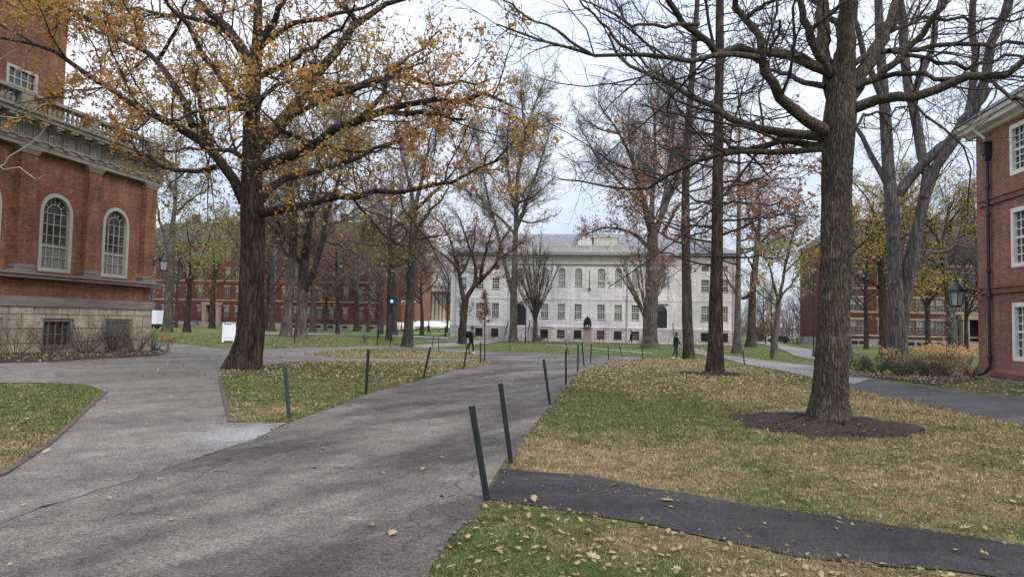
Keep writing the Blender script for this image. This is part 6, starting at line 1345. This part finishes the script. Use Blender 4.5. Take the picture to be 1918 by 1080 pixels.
def body_nodes(J, H):
    n = []; ad = lambda p, r, q: (n.append((p, (r*H if not hasattr(r, '__len__') else (r[0]*H, r[1]*H)), q)), len(n)-1)[1]
    pel = ad(J['pel'], .115, None); wa = ad(J['waist'], .105, pel); chn = ad(J['chest'], .125, wa); nk = ad(J['neck'], .05, chn); h0 = ad(J['head0'], .055, nk); h1 = ad(J['head1'], .092, h0); ad(J['crown'], .07, h1); ad(J['nose'], .016, h1); ad(J['chin'], .035, h0)
    for s, q in ((-1, 'r'), (1, 'l')):
        ad(J['head1']+V3(-.01, s*.095, -.02)*H, .018, h1)
        sh = ad(J['sh'+q], .058, chn); el = ad(J['el'+q], .042, sh); wr = ad(J['wr'+q], .028, el); d = J['hdir'+q]; pm_ = ad(J['wr'+q]+d*.06*H, (.038, .02), wr)
        side = nrm(np.cross(d, V3(0, 1, 0)))
        for f_, l_ in ((-.028, .062), (-.010, .078), (.009, .074), (.027, .058)):
            a = ad(J['wr'+q]+(d*.105+side*f_)*H, .0095, pm_); ad(J['wr'+q]+(d*(.105+l_)+side*f_*1.1+V3(0, -s*.02, 0))*H, .008, a)
        a = ad(J['wr'+q]+(d*.05+side*.05)*H, .011, pm_); ad(J['wr'+q]+(d*.095+side*.066+V3(0, -s*.012, 0))*H, .009, a)
        hp = ad(J['hip'+q], .082, pel); kn = ad(J['knee'+q], .055, hp); an = ad(J['ank'+q], .037, kn); ad(J['toe'+q], .034, an)
    return n
def person(label, base, heading, J, H, skin, coat, trous, shoe, hair, coatlen=.12, hat=False, hood=False, group=None, flare=1.0):
    o = thing('person', label, 'person', base, heading, group); skinned('body', body_nodes(J, H), skin, o)
    n = []; ad = lambda p, r, q: (n.append((p, r*H, q)), len(n)-1)[1]
    dn = nrm(J['pel']-J['chest']); pel = ad(J['pel']-V3(0, 0, .02), .145, None); wa = ad(J['waist'], .14, pel); chn = ad(J['chest'], .158, wa); ad(J['neck']-V3(0, 0, .02), .085 if not hood else .11, chn); ad(J['pel']+V3(-.0, 0, -coatlen*H), .15*flare, pel)
    for q in 'rl': sh = ad(J['sh'+q], .08, chn); el = ad(J['el'+q], .062, sh); ad(J['wr'+q]-J['hdir'+q]*.02, .046, el)
    skinned('coat', n, coat, o)
    n = []; pel = ad(J['pel']-V3(0, 0, .03), .125, None)
    for q in 'rl': hp = ad(J['hip'+q], .10, pel); kn = ad(J['knee'+q], .075, hp); ad(J['ank'+q]+V3(0, 0, .02), .055, kn)
    skinned('trousers', n, trous, o)
    for q in 'rl':
        n = []; a = ad(J['heel'+q], .045, None); b_ = ad((J['heel'+q]+J['toe'+q])/2+V3(0, 0, .012)*H, .05, a); ad(J['toe'+q], .04, b_); skinned('shoe', n, shoe, o)
    n = []; a = ad(J['head1']+V3(-.025, 0, .015)*H, .105, None); ad(J['crown']+V3(-.012, 0, .0)*H, .085, a); ad(J['head1']+V3(-.06, 0, -.09)*H, .075, a)
    if hair == 'big': ad(J['head1']+V3(-.05, .05, -.14)*H, .09, a); ad(J['head1']+V3(.0, -.06, .03)*H, .09, a)
    skinned('hair', n, HAIR, o)
    if hat:
        m = MB(); c = J['crown']; m.lathe([(.125*H, -.02), (.125*H, .03), (.10*H, .09), (.03*H, .12), (.035*H, .16), (.02*H, .2)], (c[0]-.005, 0, c[2]-.02), 14); m.box(c[0]+.06, c[0]+.19, -.07, .07, c[2]-.035, c[2]-.02); m.build('hat', CLOTHBLACK, o, True)
    return o
# walker in black with a backpack
J, H = pose([(-13, -40), (15, 2)], [(38, 70), (-18, 15)], 6, 1.0, .02)
bw = G(882, 661); wk = person('walker in black cap and jacket with white shoes stepping along the crossing path', bw, radians(-12), J, H, SKIN, CLOTHBLACK, CLOTHBLACK, SHOEW, 'std', .10, True, True)
bpk = MB(); c = J['chest']; bpk.box(c[0]-.40, c[0]-.165, -.16, .16, c[2]-.27, c[2]+.18)
o = thing('backpack', 'black backpack worn on the back of the walker with white shoes', 'backpack', bw, radians(-12)); bpk.build('bag', CLOTHBLACK, o, bevel=.06)
st = MB()
for s in (-.11, .11): st.tube([(c[0]-.2, s, c[2]+.12), (c[0]-.02, s*1.25, c[2]+.21), (c[0]+.155, s*1.2, c[2]+.08), (c[0]+.10, s*1.4, c[2]-.16), (c[0]-.2, s*1.2, c[2]-.2)], .02, 5)
st.build('strap', CLOTHBLACK, o)
# person beside the dark straight tree
J, H = pose([(-10, -30), (16, 6)], [(12, 40), (-10, 5)], 2, 1.0)
person('person in a long black coat and dark jeans standing behind the tall dark tree', onground(1266, 46.5), radians(20), J, H, SKIND, CLOTHBLACK, CLOTHNAVY, SHOEW, 'big', .30, flare=.95)
J, H = pose([(-16, -34), (18, 4)], [(20, 40), (-16, 5)], 3, 1.0)
person('distant person in black walking past the statue toward the right', onground(1182, 94), radians(5), J, H, SKIN, CLOTHBLACK, CLOTHBLACK, SHOEW, 'std', .35, group=None)
J, H = pose([(-14, -30), (16, 4)], [(25, 60), (10, 40)], 4, 1.0)
person('distant person in a red coat with a dark skirt before the white canopy', G(803, 628), radians(200), J, H, SKIN, CLOTHRED, CLOTHBLACK, RUBBER, 'std', .2)
person('distant person in dark clothes at the white stone steps', G(752, 620), radians(160), J, H, SKIN, CLOTHBLACK, CLOTHBLACK, RUBBER, 'std', .3)
person('distant person in pale clothes left of the dark-clothed one at the white steps', G(746, 620), radians(20), J, H, SKIN, CLOTHTAN, CLOTHTAN, RUBBER, 'std', .3)
# statue: seated bronze figure on a granite plinth
YSt = 95.5; b = onground(1100.5, YSt); k = YSt/F
zt = float(P(1100, 613, YSt)[2])-b[2]
o = thing('plinth', 'pinkish granite plinth below the seated bronze statue', 'plinth', b)
m = MB(); pw = 7.3*k; m.box(-pw*1.5, pw*1.5, -pw*1.5, pw*1.5, -.1, .25); m.box(-pw*1.15, pw*1.15, -pw*1.15, pw*1.15, .251, .55); m.prism([(-pw*1.05, .551), (pw*1.05, .551), (pw*.98, zt-.15), (-pw*.98, zt-.15)], -pw, pw, 'y'); m.box(-pw*1.06, pw*1.06, -pw*1.06, pw*1.06, zt-.149, zt)
m.build('plinth_block', PINKGRAN, o, bevel=.02)
s = 23.5*k/1.42
o = thing('statue', 'dark bronze statue of a robed seated figure on the granite plinth', 'statue', b+V3(0, 0, zt), -pi/2)
n = []; ad = lambda x, y, z, r, q: (n.append((V3(x, y, z)*s, r*s, q)), len(n)-1)[1]
pel = ad(0, 0, .56, .17, None); wa = ad(.02, 0, .76, .16, pel); chs = ad(.02, 0, .98, .17, wa); nk = ad(.04, 0, 1.13, .065, chs); h0 = ad(.06, 0, 1.2, .07, nk); h1 = ad(.075, 0, 1.30, .095, h0); ad(.06, 0, 1.38, .08, h1); ad(.17, 0, 1.28, .018, h1)
for sd_ in (-1, 1):
    sh = ad(.02, sd_*.2, 1.05, .085, chs); el = ad(.10, sd_*.29, .80, .075, sh); wr = ad(.34, sd_*.22, .70, .045, el); pm_ = ad(.42, sd_*.2, .68, .035, wr)
    for f_ in (-.03, -.01, .012, .032): a = ad(.47, sd_*.2+f_, .665, .011, pm_); ad(.52, sd_*.2+f_, .63, .010, a)
    a = ad(.43, sd_*.2-sd_*.05, .69, .013, pm_); ad(.47, sd_*.2-sd_*.07, .68, .011, a)
    hp = ad(.12, sd_*.13, .54, .13, pel); kn = ad(.46, sd_*.16, .52, .10, hp); an = ad(.47, sd_*.15, .14, .075, kn); ad(.62, sd_*.16, .07, .055, an)
skinned('figure', n, BRONZE, o)
n = []; a = ad(-.12, 0, 1.0, .12, None)
for sd_ in (-1, 1): c1 = ad(-.08, sd_*.25, .95, .10, a); c2 = ad(.0, sd_*.34, .6, .10, c1); c3 = ad(.12, sd_*.36, .3, .12, c2); ad(.2, sd_*.34, .1, .12, c3)
skinned('robe', n, BRONZE, o)
m = MB(); m.box(-.42*s, .2*s, -.36*s, .36*s, .3*s, .42*s); m.box(-.44*s, -.30*s, -.34*s, .34*s, .42*s, 1.0*s)
for x in (-.38, .16):
    for y in (-.33, .33): m.box((x-.04)*s, (x+.04)*s, (y-.04)*s, (y+.04)*s, .05*s, .299*s)
m.box(-.48*s, .72*s, -.42*s, .42*s, 0, .05*s); m.build('chair', BRONZE, o, bevel=.015*s)

# ------------------------------------------------------------------ fallen leaves and grass blades
def inpoly(x, y, poly):
    p = np.asarray(poly); c = np.zeros(len(x), bool); j = len(p)-1
    for i in range(len(p)):
        xi, yi, xj, yj = p[i, 0], p[i, 1], p[j, 0], p[j, 1]
        m = ((yi > y) != (yj > y)) & (x < (xj-xi)*(y-yi)/((yj-yi) or 1e-9)+xi); c ^= m; j = i
    return c
def inview(x, y, z, mg=60):
    rel = np.stack([x, y, z], 1)-CAM; w_ = rel@_fw; px = 959+F*(rel@_R)/w_; py = 540-F*(rel@_U)/w_; return (w_ > .5) & (px > -mg) & (px < 1918+mg) & (py < 1080+mg)
PAVED = ['road', 'plaza', 'concrete_path', 'new_asphalt_path', 'side_path', 'pale_path', 'hall_path', 'front_walk', 'lawn_path']
def onpaved(x, y):
    m = np.zeros(len(x), bool)
    for n_ in PAVED: m |= inpoly(x, y, SHEETS[n_])
    return m
def onmulch(x, y): return inpoly(x, y, SHEETS['mulch_ring']) | inpoly(x, y, SHEETS['mulch_mound'])
def rand_in(poly, dens, rng):
    p = np.asarray(poly); lo, hi = p.min(0), p.max(0); n = int(dens*np.prod(hi-lo)); x = rng.uniform(lo[0], hi[0], n); y = rng.uniform(lo[1], hi[1], n); k = inpoly(x, y, poly); return x[k], y[k]
rng = np.random.default_rng(404)
ISL = gp((420, 694), (411, 708), (420, 745), (432, 791), (500, 793), (541, 791), (630, 762), (686, 739), (795, 710), (868, 691), (935, 680), (905, 676), (575, 677), (500, 685))
REG = [(ISL, 34, 'g'), (gp((568, 663), (640, 655), (740, 652), (850, 661), (915, 670), (820, 671), (640, 671)), 52, 'g'), (gp((308, 641), (437, 655), (493, 656), (600, 651), (765, 647), (765, 640), (300, 630)), 22, 'g'),
       (gp((940, 900), (975, 830), (1030, 762), (1060, 722), (1110, 686), (1195, 672), (1330, 678), (1440, 690), (1519, 706), (1700, 752), (1918, 797), (1918, 1022), (1500, 960)), 12, 'g'),
       (gp((1060, 722), (1085, 697), (1110, 686), (1150, 676), (1200, 671), (1300, 671), (1400, 683), (1519, 706), (1400, 735), (1150, 735)), 18, 'g'),
       (gp((1100, 688), (1195, 672), (1300, 671), (1360, 678), (1300, 690), (1180, 692)), 30, 'g'),
       (gp((1040, 740), (1110, 690), (1125, 700), (1060, 760), (1000, 830), (980, 850)), 26, 'g'),
       (gp((903, 942), (917, 936), (1130, 968), (1500, 1040), (1918, 1092)) + [W(3.5, 2.9), W(1, 2.0), W(-.8, 3.0)] + gp((790, 1080)), 75, 'g'),
       (gp((0, 718), (107, 718), (198, 737), (150, 780), (0, 895)) + [W(-12, 5)], 26, 'g'),
       (gp((925, 658), (1120, 666), (1215, 669), (1290, 662), (1262, 647), (1000, 643), (900, 645)), 3.5, 'g'), (gp((1270, 650), (1400, 670), (1580, 690), (1590, 675), (1500, 662), (1400, 650)), 3, 'g'), (gp((1650, 716), (1745, 724), (1838, 712), (1918, 722), (1918, 745), (1720, 722)), 26, 'g'),
       (SHEETS['mulch_bed'], 26, 'm'), (SHEETS['shrub_bed'], 34, 'm'), (SHEETS['mulch_ring'], 16, 'm'), (SHEETS['mulch_mound'], 16, 'm'),
       (SHEETS['road'], .6, 'p'), (SHEETS['plaza'], .9, 'p'), (SHEETS['side_path'], .6, 'p'), (SHEETS['new_asphalt_path'], 3, 'p')]
px_, py_, pz_ = [], [], []
for poly, dens, kd in REG:
    x, y = rand_in(poly, dens, rng)
    cl = .5+.5*np.sin(x*1.3+np.sin(y*.9)*2)*np.sin(y*1.1+1.3*np.sin(x*.7)); k = rng.random(len(x)) < .45+.55*cl
    if kd == 'g': k &= ~onpaved(x, y) & ~onmulch(x, y)
    x, y = x[k], y[k]; z = gz(x, y)+(.026 if kd == 'g' else .022 if kd == 'p' else .035)+(.012*(y-25)/25*(y > 25))
    if poly is SHEETS['mulch_ring'] or poly is SHEETS['mulch_mound']: z = z+.06
    px_.append(x); py_.append(y); pz_.append(z)
x, y, z = np.concatenate(px_), np.concatenate(py_), np.concatenate(pz_); k = inview(x, y, z); x, y, z = x[k], y[k], z[k]
CHIPS = True
# pointed lobed outline, folded about the midrib and curled
OUT = np.array([(-.5, 0), (-.28, .10), (-.16, .30), (-.05, .16), (.10, .36), (.20, .15), (.34, .22), (.5, 0), (.34, -.22), (.20, -.15), (.10, -.36), (-.05, -.16), (-.16, -.30), (-.28, -.10)])
def litter_mesh(x, y, z, size, rng, curl=(.1, .9)):
    n = len(x); a = rng.uniform(0, 2*pi, n); s = size*rng.uniform(.55, 1.35, n); c = rng.uniform(*curl, n); tx_, ty_ = rng.normal(0, .22, n), rng.normal(0, .22, n); as_ = rng.uniform(.75, 1.15, n)
    ox, oy = OUT[:, 0][None]*np.ones((n, 1)), OUT[:, 1][None]*as_[:, None]; oz = c[:, None]*(np.abs(oy)*.9+ox**2*.35)+ox*tx_[:, None]+oy*ty_[:, None]
    ox = ox+rng.normal(0, .02, ox.shape); X = (ox*np.cos(a)[:, None]-oy*np.sin(a)[:, None])*s[:, None]+x[:, None]; Y = (ox*np.sin(a)[:, None]+oy*np.cos(a)[:, None])*s[:, None]+y[:, None]; Zz = oz*s[:, None]; Zz = Zz-Zz.min(1, keepdims=True)+z[:, None]-.004
    return np.stack([X, Y, Zz], -1).reshape(-1, 3), np.arange(n*14).reshape(n, 14)
for nm_, c_, hm_ in (('mulch_ring', TB, .13), ('mulch_mound', TC, .08)):      # shredded bark chips lying on the mounds
    a_, b_ = rand_in(SHEETS[nm_], 240, rng); rr_ = np.hypot(a_-np.mean([q[0] for q in SHEETS[nm_]]), b_-np.mean([q[1] for q in SHEETS[nm_]]))/1.4
    V_, F_ = litter_mesh(a_, b_, gz(a_, b_)+hm_*np.clip(1.12-rr_**2*1.1, .05, 1), .05, rng, (.1, .6)); stuff(link('bark_chips', npmesh('bark_chips', V_, F_), MULCH), 'dark shredded bark chips round the trunk', 'mulch')
near = y < 17
# small brown crumbled leaves in the turf and drifted along the edges
dx_, dy_ = [], []
for poly, dens in ((REG[3][0], 26), (REG[7][0], 30), (REG[8][0], 20), (ISL, 22)):
    a_, b_ = rand_in(poly, dens, rng); cl = .5+.5*np.sin(a_*2.1+np.sin(b_*1.7)*2+3)*np.sin(b_*1.9+1.3*np.sin(a_*1.1)); k = rng.random(len(a_)) < cl**1.3; dx_.append(a_[k]); dy_.append(b_[k])
    pe = np.array(poly)
    for i in range(len(pe)):
        p0_, p1_ = pe[i], pe[(i+1) % len(pe)]; m_ = int(min(np.linalg.norm(p1_-p0_), 40)*26); t_e = rng.random(m_); q_ = p0_+(p1_-p0_)*t_e[:, None]+rng.normal(0, .10, (m_, 2)); dx_.append(q_[:, 0]); dy_.append(q_[:, 1])
ex, ey = np.concatenate(dx_), np.concatenate(dy_); k = (ey < 24) & (ey > 1) & inview(ex, ey, np.zeros(len(ex))); ex, ey = ex[k], ey[k]; op = onpaved(ex, ey); k = ~op | (rng.random(len(ex)) < .4); ex, ey, op = ex[k], ey[k], op[k]
ez = gz(ex, ey)+np.where(op, .019, .016)+.012*(ey-25)/25*(ey > 25)
V_, F_ = litter_mesh(ex, ey, ez, .042, rng, (.3, 1.3)); stuff(link('fallen_leaves', npmesh('fallen_leaves', V_, F_), LITTER_D), 'small brown crumbled leaves in the turf and along the path edges', 'leaves')
V_, F_ = litter_mesh(x[near], y[near], z[near], .053, rng); stuff(link('fallen_leaves', npmesh('fallen_leaves', V_, F_), LITTER), 'dry fallen leaves scattered over the near lawns', 'leaves')
xf, yf, zf = x[~near], y[~near], z[~near]
pts = np.stack([xf, yf, zf], 1); n = len(pts); a = rng.uniform(0, 2*pi, n); s = .088*rng.uniform(.6, 1.3, n); d1 = np.stack([np.cos(a), np.sin(a), rng.normal(0, .3, n)], 1)*s[:, None]*.5; d2 = np.stack([-np.sin(a), np.cos(a), rng.normal(0, .3, n)], 1)*s[:, None]*.36; up_ = np.zeros((n, 3)); up_[:, 2] = s*.28
V_ = np.stack([pts-d1, pts+d2+up_, pts+d1, pts-d2+up_*.6], 1).reshape(-1, 3); stuff(link('fallen_leaves', npmesh('fallen_leaves', V_, np.arange(4*n).reshape(n, 4)), LITTER), 'fallen leaves covering the island and the crest of the far lawns', 'leaves')
# single large leaves one can pick out
big = [(1808, 994, .15, 'large pale curled leaf by the far edge of the new asphalt path'), (1475, 913, .10, 'pale leaf on the straw patch left of the mulch ring front'), (498, 827, .0, ''), (1150, 912, .09, 'pale leaf on the dry grass just behind the new asphalt path'), (1000, 941, .11, 'curled brown leaf on the near end of the new asphalt path'),
       (1248, 940, .10, 'two-lobed leaf at the middle of the new asphalt path'), (1572, 983, .08, 'pale leaf on the right half of the new asphalt path'), (1790, 1035, .11, 'long pale leaf on the right end of the new asphalt path'), (1850, 1050, .10, 'narrow pale leaf at the right frame edge of the new asphalt path'),
       (793, 882, .09, 'white leaf in the road beside the nearest leaning post'), (605, 842, .08, 'pale leaf at the middle of the road'), (695, 988, .10, 'brown leaf on the road near the bottom of the picture'), (535, 790, .13, 'brown leaf at the foot of the blue-grey post'), (25, 835, .14, 'brown leaf on the left lawn'), (322, 976, .08, 'white leaf scrap on the dark road at left'),
       (86, 850, .13, 'tan leaf on the brick edging of the left lawn'), (300, 902, .08, 'pale leaf on the road seam at left'), (735, 1004, .09, 'crumpled pale leaf on the road near its right edge'), (1020, 1030, .08, 'tan leaf on the near grass strip'), (1110, 1050, .08, 'pale brown leaf on the near grass strip bottom')]
lm0 = None
for i, (px, py, s, lab) in enumerate(big):
    if s == 0: continue
    r2 = np.random.default_rng(900+i); V_, F_ = litter_mesh(np.zeros(1), np.zeros(1), np.zeros(1), s*1.15, r2, (.25, .8)); o = link('fallen_leaf', npmesh('fallen_leaf', V_, F_), LITTER); g = G(px, py); o.location = (g[0], g[1], g[2]+.028); tag(o, lab, 'leaf', 'large single leaves')
# grass blades near the camera
def blades(poly, dens, ymax, rng):
    x, y = rand_in(poly, dens, rng); d = np.hypot(x, y); k = (rng.random(len(x)) < np.clip(7.0/d, .12, 1)**1.35) & (y < ymax); x, y = x[k], y[k]
    k = ~onpaved(x, y) & ~onmulch(x, y); x, y = x[k], y[k]; k = inview(x, y, np.zeros(len(x))); return x[k], y[k]
bx, by = [], []
for poly, dens in ((REG[3][0], 2600), (REG[7][0], 3000), (REG[8][0], 2200), (ISL, 1800)):
    a, b = blades(poly, dens, 26, rng); bx.append(a); by.append(b)
x, y = np.concatenate(bx), np.concatenate(by); n = len(x); z = gz(x, y); d = np.hypot(x, y)
h = rng.uniform(.010, .036, n)*np.clip(d/9, .9, 1.25); wd = .0034*np.clip(d/6, 1, 3.2); a = rng.uniform(0, 2*pi, n); le = rng.normal(0, .9, (n, 2))*h[:, None]
s_ = np.stack([np.cos(a)*wd, np.sin(a)*wd], 1); b0 = np.stack([x, y], 1)
V_ = np.stack([np.concatenate([b0-s_, (z-.004)[:, None]], 1), np.concatenate([b0+s_, (z-.004)[:, None]], 1), np.concatenate([b0+le, (z+h)[:, None]], 1)], 1).reshape(-1, 3)
me = npmesh('grass', V_, np.arange(3*n).reshape(n, 3)); at = me.attributes.new('dry', 'FLOAT', 'POINT'); at.data.foreach_set('value', np.repeat(dry_at(x, y), 3).astype(np.float32))
stuff(link('grass', me, BLADES), 'short mixed green and straw-coloured turf', 'grass'); print('blades', n)
